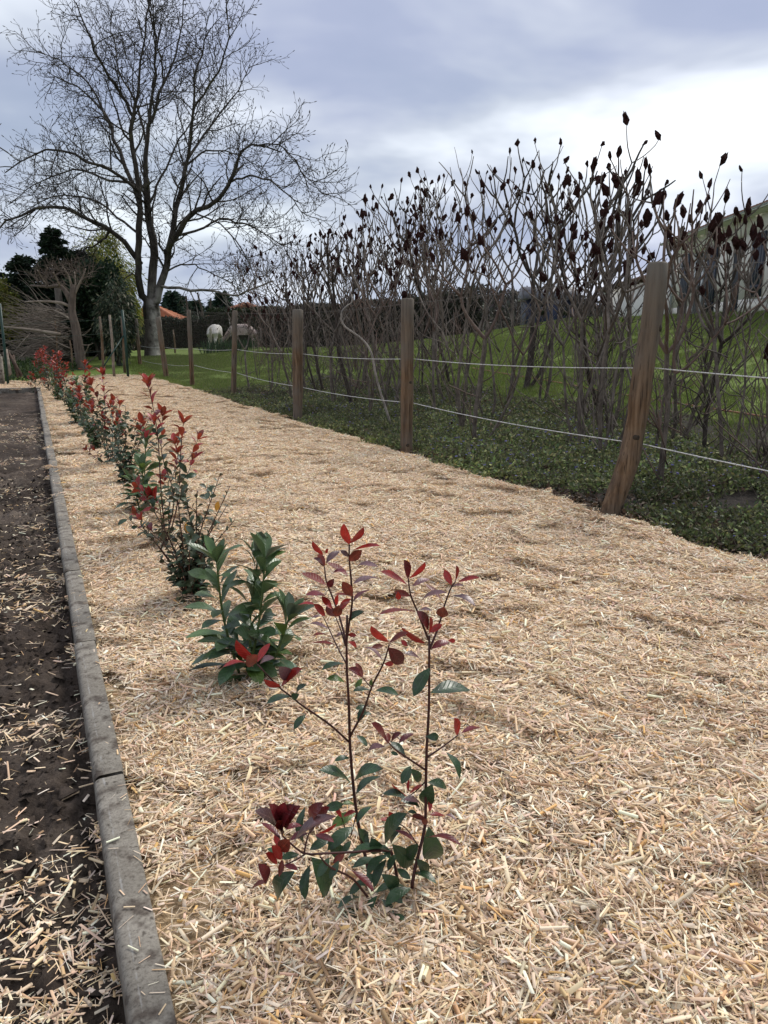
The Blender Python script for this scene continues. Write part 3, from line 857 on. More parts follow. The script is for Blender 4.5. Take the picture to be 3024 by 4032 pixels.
for k in (-1, 1):
    mb = MB(); box(mb, (k * .5, -1.115, .95), (.5, .03, .5)); w_ = mb.obj('window', M_BLUE, sh, smooth=False)
    mb = MB(); box(mb, (k * .5, -1.134, .95), (.42, .006, .42)); mb.obj('pane', M_GLASS, w_, smooth=False)

# houses beyond the paddock hedge
def wavy_roof(mb, A, B, C, D, nx=40, ny=14, amp=0.05):
    """eave A-B, ridge D-C; pantile rolls and courses"""
    A, B, C, D = [np.asarray(a, float) for a in (A, B, C, D)]
    nrm_ = nrm(np.cross(B - A, D - A))
    if nrm_[2] < 0: nrm_ = -nrm_
    u = np.linspace(0, 1, nx * 4 + 1); v = np.concatenate([np.linspace(k / ny, (k + 1) / ny - 1e-4, 2) for k in range(ny)])
    U, Vv = np.meshgrid(u, v)
    P = ((A[None, None] * (1 - U[..., None]) + B[None, None] * U[..., None]) * (1 - Vv[..., None]) + (D[None, None] * (1 - U[..., None]) + C[None, None] * U[..., None]) * Vv[..., None])
    wv = amp * np.abs(np.sin(U * nx * math.pi)) + 0.05 * (1 - (Vv * ny) % 1.0)
    P = P + nrm_ * wv[..., None]
    h, w = U.shape; i = np.arange(h - 1)[:, None]; j = np.arange(w - 1)[None]
    q = np.stack([i * w + j, i * w + j + 1, (i + 1) * w + j + 1, (i + 1) * w + j], -1).reshape(-1, 4)
    mb.add(P.reshape(-1, 3), q)
def far_house(label, Y, e0, e1, r0, r1, cat='house'):
    pass
Yh = 62.0
hz = TZ(-18, 60)
e0, e1 = PD(505, 1279, Yh), PD(724, 1281, Yh)
fh = thing('far_house', 'far house with bright orange tiled hip roof behind the tree trunk', 'house', (*((e0 + e1) / 2)[:2], hz))
HLc = np.array([*((e0 + e1) / 2)[:2], hz])
ez = e0[2]
r0, r1 = PD(575, 1196, Yh + 4.5), PD(600, 1199, Yh + 4.5)
mb = MB(); b0, b1 = e0 + np.array([0, 9, 0]), e1 + np.array([0, 9, 0])
wavy_roof(mb, e0, e1, r1, r0, 22, 12, .07); wavy_roof(mb, e1, b1, r1, r1 + np.array([-.02, 0, 0]), 18, 12, .07); wavy_roof(mb, b0, e0, r0, r0, 18, 12, .07)
stuff(mb.obj('roof', M_ORANGE, fh, loc=HLc))
mb = MB(); box(mb, ((e0 + e1) / 2 + np.array([0, 4.5, -(ez - hz) / 2])), (e1[0] - e0[0] - .8, 8.2, ez - hz)); mb.obj('wall', M_STUCCO, fh, smooth=False, loc=HLc)
mb = MB(); tube(mb, [r1 + np.array([0.05, -0.05, .06]), e1 + np.array([.05, -.05, .12])], 0.13, 6); mb.obj('hip_ridge', M_ORANGE, fh, loc=HLc)
# second: gable towards us
Yg = 56.0
ga, gb, gc = PD(757, 1277, Yg), PD(1180, 1277, Yg), PD(968, 1199, Yg)
gz = TZ(-10, 55)
gh = thing('gable_house', 'far grey gabled house with low brown tiled roof, right of the orange roof', 'house', (gc[0], Yg, gz))
GL = np.array([gc[0], Yg, gz])
M_GREYW = simple('grey render', [(0.3, (0.36, 0.34, 0.31)), (0.7, (0.46, 0.44, 0.40))], 2, 0.9, 0.1)
mb = MB(); 
def prism(mb, a, b, c, dy, zlow):
    V = [(a[0] + .5, a[1] + .5, zlow), (b[0] - .5, a[1] + .5, zlow), (b[0] - .5, a[1] + .5, b[2] - .02), (c[0], a[1] + .5, c[2] - .12), (a[0] + .5, a[1] + .5, a[2] - .02)]
    V2 = [(x_, y_ + dy, z_) for x_, y_, z_ in V]
    n0 = mb.n; mb.add(V + V2, [(0, 1, 6, 5), (1, 2, 7, 6), (2, 3, 8, 7), (3, 4, 9, 8), (4, 0, 5, 9)]); mb.f.append(np.array([[4, 3, 2, 1, 0], [5, 6, 7, 8, 9]]) + n0)
prism(mb, ga, gb, gc, 9, gz); mb.obj('wall', M_GREYW, gh, smooth=False, loc=GL)
mb = MB(); D9 = np.array([0, 10, 0])
M_BRT = simple('brown tile', [(0.3, (0.15, 0.06, 0.035)), (0.7, (0.27, 0.115, 0.07))], 2.0, 0.85, 0.2)
wavy_roof(mb, ga + D9, ga, gc, gc + D9, 24, 14, .06); wavy_roof(mb, gb, gb + D9, gc + D9, gc, 24, 14, .06)
stuff(mb.obj('roof', M_BRT, gh, loc=GL))
mb = MB(); 
for a, b in ((ga, gc), (gb, gc)):
    d = b - a; tube(mb, [a + np.array([0, -.05, -.03]), b + np.array([0, -.05, -.03])], 0.24, 4)
mb.obj('verge', M_BRT, gh, loc=GL)

# ================================================================== foliage helpers
def leafcards(mb, pos, dirs, L, Wd, cols, r, fold=0.25):
    """small folded leaf of 2 triangles each side: pos base, dirs axis"""
    n = len(pos); d = dirs / (np.linalg.norm(dirs, axis=1, keepdims=True) + 1e-9)
    a = r.normal(0, 1, (n, 3)); s = np.cross(d, a); s /= (np.linalg.norm(s, axis=1, keepdims=True) + 1e-9); nn_ = np.cross(s, d)
    L = np.broadcast_to(L, n)[:, None]; Wd = np.broadcast_to(Wd, n)[:, None]
    p0 = pos; p2 = pos + d * L; mid = pos + d * L * .5
    p1 = mid + s * Wd * .5 + nn_ * Wd * fold; p3 = mid - s * Wd * .5 + nn_ * Wd * fold
    V = np.stack([p0, p1, p2, p3], 1).reshape(-1, 3)
    b = (np.arange(n) * 4)[:, None]
    F = np.concatenate([b + np.array([[0, 1, 2]]), b + np.array([[0, 2, 3]])])
    mb.add(V, F, np.repeat(cols, 4, 0))
def tones(base, n, r, var=0.35):
    b = np.asarray(base, float)
    k = r.integers(0, len(b), n) if b.ndim == 2 else None
    c = b[k] if k is not None else np.tile(b, (n, 1))
    return np.clip(c * r.uniform(1 - var, 1 + var, (n, 1)) * r.normal(1, 0.06, (n, 3)), 0.002, 0.9)
M_LEAFY = attr_mat('foliage', 0.6, 0.25, 0, translucent=0.2)
M_BARK = simple('grey bark', [(0.3, (0.030, 0.025, 0.020)), (0.5, (0.062, 0.052, 0.041)), (0.72, (0.11, 0.098, 0.08))], 7, 0.9, 0.9, 0.03, 7, stretch=(1, 1, .35))
M_DEADW = simple('dead wood', [(0.3, (0.13, 0.10, 0.075)), (0.7, (0.30, 0.25, 0.20))], 6, 0.9, 0.5, 0.01, 5)
M_CUTW = simple('bare cut trunk', [(0.3, (0.060, 0.045, 0.036)), (0.7, (0.155, 0.120, 0.095))], 6, 0.9, 0.6, 0.02, 5, stretch=(3, 3, .5))
def clumps(n, centre, rad, r, k=40, cl=0.22, shell=0.55):
    c = r.normal(0, 1, (k, 3)); c /= np.linalg.norm(c, axis=1, keepdims=True)
    c *= r.uniform(shell, 1.0, (k, 1)) ** 0.8
    w = r.integers(0, k, n)
    q = c[w] + r.normal(0, cl, (n, 3)) * r.uniform(.5, 1.2, (k, 1))[w]
    return np.asarray(centre) + q * np.asarray(rad), q
def conifer(name, label, base, h, rad, n, cols, seed, group=None, droop=0.25, skirt=0.08, spray=0.3):
    """layered branches carrying flat sprays"""
    r = np.random.default_rng(seed); tr = thing(name, label, 'tree', base, group)
    mb = MB(); tube(mb, [(0, 0, -.2), (0, 0, h * .5), (0, 0, h * .97)], [rad * .09, rad * .05, .01], 7); mb.obj('trunk', M_BARK, tr)
    mb = MB(); nb = max(30, int(h * 38)); per = n // nb
    for b in range(nb):
        tt = skirt + (1 - skirt) * (b + r.random()) / nb; az = r.uniform(0, 2 * math.pi)
        Lb = rad * (1 - tt) ** .75 * r.uniform(.65, 1.15) + .12
        z0 = tt * h; s = r.random(per) ** .7
        P = np.stack([np.cos(az) * s * Lb, np.sin(az) * s * Lb, z0 + (.25 * s - droop * 2 * s * s) * Lb + r.normal(0, .03 * h / 5, per)], 1)
        P[:, :2] += r.normal(0, .10 * Lb + .02, (per, 2)); 
        d = np.stack([np.cos(az) + r.normal(0, .5, per), np.sin(az) + r.normal(0, .5, per), r.normal(-.15, .35, per)], 1)
        leafcards(mb, P, d, spray * r.uniform(.6, 1.3, per), spray * .42, tones(cols, per, r), r)
    stuff(mb.obj('crown', M_LEAFY, tr)); return tr
def bushy(name, label, base, centre, rad, n, cols, seed, leaf=(.12, .05), group=None, cat='tree', k=50, trunk=.08, cl=.2, down=0.0):
    r = np.random.default_rng(seed); tr = thing(name, label, cat, base, group)
    mb = MB(); c = np.asarray(centre) - np.asarray(base)
    for i in range(7):
        e = c + r.normal(0, .38, 3) * np.asarray(rad)
        tube(mb, smoothpath([(0, 0, -.1), (e * .4 + r.normal(0, .05, 3)), e], 6), np.linspace(trunk, trunk * .2, 6), 5)
    mb.obj('trunk', M_BARK, tr)
    mb = MB(); P, q = clumps(n, c, rad, r, k, cl); P[:, 2] = np.maximum(P[:, 2], .02)
    d = q + r.normal(0, .6, (n, 3)); d[:, 2] -= down
    leafcards(mb, P, d, leaf[0] * r.uniform(.7, 1.3, n), leaf[1], tones(cols, n, r), r)
    stuff(mb.obj('crown', M_LEAFY, tr)); return tr
DK = np.array([(.012, .026, .012), (.018, .036, .016), (.010, .020, .011), (.026, .042, .018)])
MID = np.array([(.035, .055, .020), (.045, .062, .026), (.028, .045, .018)])
YEL = np.array([(.21, .22, .035), (.27, .26, .045), (.15, .18, .03)])

# clipped hedge beyond the paddock
def hedge(name, label, pts, h, w, n, cols, seed, group=None):
    r = np.random.default_rng(seed); A = np.asarray(pts, float)
    b = A.mean(0); hg = thing(name, label, 'hedge', (*b[:2], TZ(*b[:2])), group)
    L0 = np.array([*b[:2], TZ(*b[:2])])
    mb = MB()
    for a, c in zip(A[:-1], A[1:]):
        d = c - a; L = np.linalg.norm(d); k = int(n * L / sum(np.linalg.norm(y - x_) for x_, y in zip(A[:-1], A[1:])))
        dn = nrm(np.append(d, 0))[:2]; pn = np.array([-dn[1], dn[0]])
        s = r.random(k); face = r.random(k)
        off = np.where(face < .5, -w / 2, np.where(face < .7, r.uniform(-w / 2, w / 2, k), w / 2)) + r.normal(0, .05, k)
        z = np.where((face >= .5) & (face < .7), h, h * r.random(k)) + r.normal(0, .05, k)
        xy_ = a[None] + d[None] * s[:, None] + pn[None] * off[:, None]
        z = z + 0.12 * vnoise(s * L * .8, s * 0 + seed) * (z / h)
        zg = T(xy_[:, 0], xy_[:, 1])
        P = np.stack([xy_[:, 0], xy_[:, 1], zg + z], 1)
        dr = r.normal(0, .7, (k, 3)); dr[:, 2] += .3
        leafcards(mb, P - L0, dr, .16 * r.uniform(.6, 1.3, k), .10, tones(cols, k, r), r)
        m_ = (a + c) / 2; ang = math.atan2(d[1], d[0])
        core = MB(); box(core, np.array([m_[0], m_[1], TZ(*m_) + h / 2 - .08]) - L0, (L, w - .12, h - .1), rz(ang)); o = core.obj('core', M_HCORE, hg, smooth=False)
    stuff(mb.obj('foliage', M_LEAFY, hg)); return hg
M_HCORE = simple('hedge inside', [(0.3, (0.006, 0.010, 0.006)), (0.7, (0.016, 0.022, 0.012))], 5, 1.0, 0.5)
hp = [PD(px_, 1340, 49)[:2] for px_ in (300, 700, 1020)]
hedge('hedge', 'dark clipped hedge across the far side of the paddock', hp, 1.72, 1.2, 26000, DK * .8 + np.array([.002, .004, .004]), 31)
hp = [PD(865, 1340, 47)[:2], PD(1075, 1340, 44)[:2]]
hedge('hedge', 'taller greener hedge block behind the horses', hp, 2.05, 1.5, 14000, MID * .75, 32)
hp = [PD(1080, 1340, 42)[:2], PD(1500, 1340, 37)[:2], PD(1900, 1340, 36)[:2]]
hedge('hedge', 'dark unclipped hedge behind the middle of the sumac thicket', hp, 1.9, 1.6, 22000, np.array([(.050, .046, .036), (.065, .056, .046), (.030, .036, .022)]), 33)

# far conifers and bare trees behind the roofs
for k, (px_, top, Y, rad, lab) in enumerate([
        (640, 1205, 75, 2.2, 'small dark conifer at the left end of the far conifer row, above the orange roof'), (688, 1150, 78, 2.6, 'tallest dark conifer behind the orange roof'), (715, 1165, 80, 2.6, 'broad dark conifer right of the tallest one behind the orange roof'),
        (846, 1186, 78, 1.9, 'dark conifer standing left of the pointed one near the gable roof'), (882, 1150, 76, 1.9, 'pointed dark conifer directly left of the gable roof'), (775, 1185, 82, 2.6, 'bushy conifer between the orange roof and the gable')]):
    b = PD(px_, 1340, Y); z = TZ(b[0], b[1]); topz = PD(px_, top, Y)[2]
    conifer('conifer', lab, (b[0], b[1], z), topz - z, rad, 3200, DK * 1.2 + np.array([.006, .012, .014]), 50 + k, 'conifers behind the far houses', spray=.5)
# ================================================================== bare trees
class Wood:
    """collects branch tubes for a bare tree"""
    def __init__(s, seed): s.mb = MB(); s.tw = MB(); s.r = np.random.default_rng(seed); s.count = 0
    def grow(s, p, d, L, r0, level, up=0.1, maxl=3, wig=.22, dens=1.0, buds=True):
        r = s.r; n = 6 if level < 2 else 4
        P = [np.asarray(p, float)]; d = nrm(d)
        for i in range(n):
            d = nrm(d + r.normal(0, wig / math.sqrt(n) * 1.5, 3) + np.array([0, 0, up * .35]))
            P.append(P[-1] + d * L / n)
        P = np.array(P); R = np.linspace(r0, r0 * (.45 if level < maxl else .6), n + 1)
        tube(s.mb if level < 2 else s.tw, P, R, 5 if level < 2 else 3, cap=False); s.count += 1
        s.children(P, R, L, level, up, maxl, wig, dens, buds)
        return P
    def children(s, P, R, L, level, up, maxl, wig, dens, buds=True, start=.2):
        r = s.r
        if level >= maxl:
            if buds:
                e = P[-1]; dd = nrm(P[-1] - P[-2]); o = MB()
                tube(s.tw, [e - dd * .02, e + dd * .035, e + dd * .09], [.008, .015, .004], 4, cap=False)
            return
        seglen = {0: .37, 1: .245, 2: .165}[level] / dens
        nc = max(2, int(L / seglen))
        for i in range(nc):
            t_ = start + (1 - start) * (i + r.random()) / nc
            k = t_ * (len(P) - 1); a = min(int(k), len(P) - 2); f = k - a
            q = P[a] + (P[a + 1] - P[a]) * f; ax = nrm(P[a + 1] - P[a])
            sd = nrm(np.cross(ax, r.normal(0, 1, 3))); ang = r.uniform(.55, 1.15)
            d = ax * math.cos(ang) + sd * math.sin(ang)
            rem = 1 - .55 * t_
            Lc = {0: 1.7, 1: .9, 2: .42}[level] * r.uniform(.55, 1.25) * (rem + .25)
            rr = (R[a] * (1 - f) + R[a + 1] * f) * r.uniform(.32, .55)
            rr = min(rr, {0: .05, 1: .022, 2: .011}[level]); rr = max(rr, {0: .019, 1: .0115, 2: .0078}[level])
            s.grow(q, d, Lc, rr, level + 1, up, maxl, wig, dens, buds)

m, t, p = new_mat('walnut bark')
f1 = noise(t, 3.5, 7, 0.68, stretch=(1.6, 1.6, .5)); f2 = noise(t, 1.3, 5, 0.6); f3 = noise(t, 2.2, 4, .6)
c = cramp(t, f1, [(0.3, (0.016, 0.013, 0.010)), (0.5, (0.044, 0.037, 0.030)), (0.72, (0.105, 0.092, 0.076))])
c = mixc(t, cramp(t, f2, [(0.56, (0, 0, 0)), (0.68, (0.5, 0.5, 0.5))]), c, (0.085, 0.085, 0.035))
# pale lichen on the lower trunk
tcn = N(t, 'ShaderNodeTexCoord'); sx = N(t, 'ShaderNodeSeparateXYZ'); t.links.new(tcn.outputs['Object'], sx.inputs[0])
low = math_node(t, 'MULTIPLY', math_node(t, 'SUBTRACT', 1.0, math_node(t, 'DIVIDE', sx.outputs[2], 3.6), clamp=True), math_node(t, 'ADD', math_node(t, 'MULTIPLY', sx.outputs[0], 3.4), 0.40, clamp=True))
lm = math_node(t, 'MULTIPLY', low, math_node(t, 'MULTIPLY', math_node(t, 'SUBTRACT', f3, 0.36), 4.5, clamp=True))
c = mixc(t, lm, c, (0.60, 0.57, 0.50))
t.links.new(c, p.inputs['Base Color']); p.inputs['Roughness'].default_value = 0.92; p.inputs['Specular IOR Level'].default_value = 0.15
bump(t, p, f1, 1.0, 0.05)
M_WALNUT = m
M_TWIG = simple('dark twig', [(0.3, (0.020, 0.017, 0.015)), (0.7, (0.055, 0.047, 0.040))], 4, 0.9, 0)

YT = 32.0
tb = PD(603, 1398, YT); TB = np.array([tb[0], tb[1], TZ(tb[0], tb[1])])
tree = thing('tree', 'great bare walnut tree with pale trunk beside the paddock fence', 'tree', TB)
Wd_ = Wood(77)
def limb(pix, dy, r0, r1, n=14, kids=True, start=.15, dens=1.0, up=.12):
    """pix: picture points of the limb; dy: how far it reaches towards (-) or away (+) at each"""
    pts = [PD(a, b, YT + d) for (a, b), d in zip(pix, dy)]
    P = smoothpath(pts, n); P[1:-1] += Wd_.r.normal(0, .03, (n - 2, 3)); R = np.linspace(r0, r1, n)
    tube(Wd_.mb, P, R, 8 if r0 > .1 else 6, cap=False)
    if kids:
        L = np.linalg.norm(np.diff(P, axis=0), axis=1).sum()
        Wd_.children(P, R, L, 0, up, 3, .26, dens, True, start)
    return P
tk = smoothpath([TB + np.array([0, 0, -.3]), TB + np.array([0, 0, .25]), PD(603, 1290, YT), PD(592, 1180, YT)], 12)
rk = np.array([.48, .40, .355, .335, .33, .325, .32, .32, .325, .33, .32, .24])
mb = MB(); tube(mb, tk, rk, 18)
V = mb.v[0]; cth = np.arctan2(V[:, 1] - YT, V[:, 0] - TB[0]); V[:, :2] += (0.035 * np.sin(cth * 5 + V[:, 2] * .7))[:, None] * np.stack([np.cos(cth), np.sin(cth)], 1) + .015 * np.stack([vnoise(V[:, 2] * 4, cth * 3), vnoise(V[:, 2] * 4 + 9, cth * 3)], 1)
mb.v[0] = V; mb.obj('trunk', M_WALNUT, tree, loc=TB)
limb([(588, 1215), (552, 1130), (545, 1000), (553, 830)], (0, -.2, -.3, -.3), .15, .125, 10, False)
limb([(596, 1190), (604, 1000), (588, 850), (575, 700)], (0, .2, .3, .3), .19, .12, 10, True, .5)
limb([(605, 1200), (630, 1130), (656, 1010), (700, 800), (732, 640)], (0, 0, 0, .4, .6), .18, .08, 12, True, .35)
LIMBS = [
    ([(553, 840), (535, 640), (512, 500), (532, 430), (545, 340), (560, 170), (600, -40)], (-.3, -.5, -.8, -1, -1.1, -1.2, -1), .15, .02),
    ([(532, 470), (470, 360), (400, 250), (345, 130), (300, 10)], (-.7, -1.3, -2, -2.6, -3), .10, .02),
    ([(545, 790), (510, 700), (462, 580), (430, 480), (392, 420), (310, 350), (215, 300)], (-.3, .2, .8, 1.2, 1.5, 2, 2.5), .13, .02),
    ([(440, 500), (380, 380), (330, 310), (240, 245), (150, 200)], (1.1, 1.4, 1.8, 2, 2.4), .07, .015),
    ([(548, 760), (500, 715), (425, 662), (370, 645), (255, 598), (140, 600), (20, 680)], (-.3, -1, -1.8, -2.2, -2.8, -3.2, -3.4), .11, .02),
    ([(520, 720), (400, 700), (320, 665), (210, 690), (120, 740), (40, 800)], (-.2, .8, 1.5, 2.2, 2.8, 3), .07, .015),
    ([(555, 1040), (500, 960), (430, 905), (330, 852), (230, 818), (120, 830), (20, 880), (-50, 960)], (0, -.6, -1.3, -2, -2.6, -3, -3.2, -3.4), .15, .02),
    ([(430, 908), (400, 950), (330, 985), (260, 1040)], (-1.3, -1, -.8, -.6), .07, .015),
    ([(545, 920), (470, 860), (390, 800), (300, 770), (190, 780), (80, 840)], (-.2, .6, 1.3, 1.8, 2.4, 3), .08, .015),
    ([(575, 710), (578, 520), (600, 470), (640, 340), (670, 270), (700, 180), (722, 0)], (.3, .6, .8, 1.2, 1.4, 1.7, 2), .13, .02),
    ([(588, 500), (608, 330), (612, 190), (598, 80), (570, -60)], (.7, .2, -.3, -.6, -1), .085, .02),
    ([(640, 340), (634, 240), (607, 150), (605, 20)], (1.2, .8, .4, 0), .06, .015),
    ([(588, 800), (640, 690), (700, 560), (770, 460), (800, 330)], (.3, 1.2, 2, 2.8, 3.4), .08, .015),
    ([(704, 790), (745, 590), (762, 430), (772, 270), (830, 110)], (.4, -.4, -1, -1.5, -2), .10, .02),
    ([(732, 640), (785, 560), (860, 460), (930, 360), (985, 250)], (.6, 1.2, 2, 2.7, 3.3), .085, .015),
    ([(655, 1000), (700, 915), (765, 838), (845, 795), (912, 715), (935, 630), (1000, 570), (1110, 600)], (0, -.5, -1, -1.5, -2, -2.3, -2.6, -3), .19, .02),
    ([(912, 715), (985, 690), (1080, 720), (1160, 790), (1200, 860)], (-2, -2.3, -2.7, -3, -3.2), .06, .012),
    ([(1000, 575), (1110, 575), (1200, 690), (1280, 770)], (-2.6, -3, -3.4, -3.6), .04, .01),
    ([(735, 650), (820, 590), (940, 610), (1060, 680)], (.6, 1.2, 2, 2.6), .06, .012),
    ([(690, 930), (790, 900), (870, 860), (960, 880), (1080, 950), (1160, 990)], (0, .8, 1.5, 2, 2.5, 2.9), .075, .014),
    ([(770, 840), (850, 870), (920, 940), (980, 1040), (1010, 1110)], (-1, -1.3, -1.7, -2, -2.2), .05, .012),
    ([(620, 1122), (735, 1140), (850, 1152), (925, 1165), (990, 1140), (1075, 1105)], (0, -.6, -1.2, -1.6, -1.9, -2.3), .085, .02),
    ([(640, 1080), (720, 1040), (800, 1060), (900, 1110), (970, 1160)], (0, .7, 1.4, 2, 2.4), .055, .012),
    ([(552, 1100), (520, 1080), (470, 1110), (440, 1150)], (-.2, -.7, -1.2, -1.5), .045, .012),
    ([(575, 560), (540, 420), (480, 300), (450, 170), (440, 40)], (.6, 1.4, 2.2, 2.8, 3.2), .07, .015),
    ([(760, 430), (830, 330), (880, 230), (900, 120), (890, 20)], (-1, -1.8, -2.4, -2.8, -3), .06, .015),
]
for pix, dy, r0, r1 in LIMBS:
    limb(pix, dy, min(r0 * .72, .125), r1, 14, True, .2, .95)
Wd_.mb.obj('limb', M_WALNUT, tree, loc=TB)
stuff(Wd_.tw.obj('twigs', M_TWIG, tree, loc=TB))

# thin bare trees behind the far roofs
for k, (px_, top, Y) in enumerate([(752, 1165, 70), (806, 1150, 72), (828, 1172, 74)]):
    b = PD(px_, 1340, Y); z = TZ(b[0], b[1]); h = PD(px_, top, Y)[2] - z
    bt = thing('bare_tree', ['slim bare tree left of the far gable, above the hedge', 'taller bare tree beside the bushy conifer and gable roof', 'small bare tree just left of the far gable conifers'][k], 'tree', (b[0], b[1], z), 'bare trees behind the far houses')
    w2 = Wood(300 + k); w2.grow((0, 0, 0), (0, 0, 1), h, .16, 1, .5, 3, .1, .55, False); w2.mb.obj('trunk', M_BARK, bt); stuff(w2.tw.obj('twigs', M_BARK, bt))

# wooded hill in the distance, seen through the thicket
def hill():
    X = np.linspace(-60, 110, 70); Y = np.linspace(160, 260, 30); gx, gy = np.meshgrid(X, Y)
    prof = np.interp(X, [-60, -10, 15, 32, 45, 62, 80, 110], [1, 3, 9, 11, 9, 5, 4, 2])
    Zh = prof[None] * np.sin(np.linspace(0, 1, 30) * math.pi)[:, None] + .6
    mb = MB(); nx = 70; i = np.arange(29)[:, None]; j = np.arange(69)[None]
    q = np.stack([i * nx + j, i * nx + j + 1, (i + 1) * nx + j + 1, (i + 1) * nx + j], -1).reshape(-1, 4)
    mb.add(np.stack([gx, gy, Zh - .4], -1).reshape(-1, 3), q); struct(mb.obj('hill', simple('hill ground', [(0.3, (.03, .03, .02)), (.7, (.055, .05, .035))], .3, 1, 0)))
    r = np.random.default_rng(5); mb = MB(); n = 26000
    x = r.uniform(-58, 108, n); s = r.uniform(0, .55, n); y = 160 + 100 * s
    z = np.interp(x, X, prof) * np.sin(s * math.pi) + r.uniform(0, 3.6, n) + 2.0 * fbm(x * .13, y * .13, 3)
    d = r.normal(0, .6, (n, 3)); d[:, 2] += .5
    leafcards(mb, np.stack([x, y, z], 1), d, 1.5, .55, tones(np.array([(.045, .042, .036), (.06, .052, .045), (.032, .036, .024)]), n, r, .4), r)
    stuff(mb.obj('woods', M_LEAFY), 'grey brown bare woods on the distant hill')
hill()

# ================================================================== left background
def at(px_, Y, dz=0.0):
    b = PD(px_, 1340, Y); return np.array([b[0], b[1], TZ(b[0], b[1]) + dz])
def hgt(px_, py_, Y):
    b = at(px_, Y); return PD(px_, py_, Y)[2] - b[2]
conifer('cypress', 'tall dark cypress with pointed top behind the cut trunk', at(245, 31), hgt(245, 905, 31), 1.6, 15000, DK, 61, 'dark conifers behind the left fence', .12, .12, .17)
conifer('cypress', 'wide dark cypress right of the tall pointed one', at(330, 32), hgt(330, 990, 32), 2.0, 16000, DK, 62, 'dark conifers behind the left fence', .12, .1, .17)
conifer('cypress', 'broad dark cypress left of the tall pointed one', at(120, 32), hgt(120, 1010, 32), 2.1, 16000, DK, 63, 'dark conifers behind the left fence', .12, .1, .17)
conifer('cypress', 'dark conifer cut off by the edge beyond the green post', at(-10, 30), hgt(-10, 1030, 30), 1.5, 13000, DK, 64, 'dark conifers behind the left fence', .2, .1, .17)
bushy('evergreen_bush', 'dark rounded evergreen mass right behind the cut trunk', at(395, 29.5), at(385, 29.5, 2.1), (1.1, .9, 1.25), 9000, DK * 1.25, 65, (.2, .09), 'dark conifers behind the left fence', 'bush')
bushy('willow', 'yellow green weeping willow behind the dark bushes', at(435, 40), at(430, 40, 3.4), (1.7, 1.5, 2.3), 11000, YEL * .85, 66, (.34, .045), None, 'tree', 40, .1, .2, 1.4)
bushy('yellow_bush', 'yellow green bush showing beneath the dark cypresses', at(55, 29), at(55, 29, 1.75), (.42, .35, .85), 3500, YEL * .55, 67, (.16, .05), None, 'bush', 20, .03, .25, .8)
bushy('shrub', 'bright yellow green shrub beside the walnut trunk, before the orange roof', at(525, 46), at(523, 46, 2.0), (.55, .5, .95), 4200, YEL * 1.05, 68, (.13, .06), None, 'shrub', 24, .04, .25, .5)
SIL = np.array([(.045, .065, .038), (.065, .085, .055), (.03, .05, .026), (.20, .20, .13)])
bushy('laurel_bush', 'pale leaved drooping laurel bush left of the walnut trunk', at(462, 27.5), at(462, 27.5, 1.55), (.62, .55, 1.3), 5200, SIL, 69, (.17, .05), None, 'bush', 60, .05, .16, 1.5)

# cut back conifer: bare trunk with sawn stubs
CB = at(318, 26)
cut = thing('cut_tree', 'cut back conifer, bare brown trunk with sawn branch stubs', 'tree', CB)
mb = MB(); P = smoothpath([CB + np.array([0, 0, -.2]), PD(312, 1380, 26), PD(298, 1290, 26), PD(283, 1220, 26), PD(290, 1120, 26)], 14)
tube(mb, P, np.linspace(.19, .10, 14), 10); mb.obj('trunk', M_CUTW, cut, loc=CB)
def c2(x, y, Y=26): return PD(x * .3376, 1050 + y * .3376, Y)
ST = [([(820, 400), (760, 280), (690, 225), (560, 235), (360, 220)], .10, .035), ([(830, 470), (700, 420), (500, 405), (290, 410)], .055, .025), ([(830, 620), (740, 560), (640, 515)], .035, .025),
      ([(830, 725), (700, 700), (500, 630), (300, 590)], .035, .018), ([(700, 790), (400, 740), (25, 700)], .06, .032), ([(840, 960), (700, 900), (510, 790)], .022, .014), ([(800, 800), (680, 740), (580, 680)], .02, .012),
      ([(860, 340), (960, 130), (1000, 20)], .05, .02), ([(850, 350), (810, 130), (730, 0)], .045, .022), ([(560, 230), (530, 120), (550, 10)], .045, .03), ([(560, 230), (480, 110), (440, 40)], .03, .02),
      ([(700, 230), (650, 120), (620, 70)], .03, .02), ([(840, 300), (720, 200), (590, 110)], .025, .015), ([(860, 320), (880, 200), (870, 60)], .035, .02), ([(980, 1040), (1040, 910)], .02, .012), ([(990, 1130), (1060, 1090), (1140, 1025)], .022, .01), ([(930, 810), (1000, 780), (1060, 720)], .015, .008), ([(940, 910), (1030, 915), (1085, 895)], .015, .008)]
for k, (pp, a, b) in enumerate(ST):
    dy = np.linspace(0, random.uniform(-.5, .5), len(pp)); mb = MB()
    P = smoothpath([c2(x, y, 26 + d) for (x, y), d in zip(pp, dy)], 8); tube(mb, P, np.linspace(a, b, 8), 7); mb.obj('branch_stub', M_DEADW if k % 3 else M_CUTW, cut, loc=CB)
w2 = Wood(91)
for k in range(64):
    a = c2(random.uniform(420, 1050), random.uniform(60, 260), 26 + random.uniform(-.6, .6)); w2.grow(a, (random.uniform(-1, 1), random.uniform(-.6, .6), random.uniform(.3, 1)), random.uniform(.3, .75), .010, 2, .2, 3, .3, 1.2, False)
stuff(w2.tw.obj('twigs', M_CUTW, cut, loc=CB))
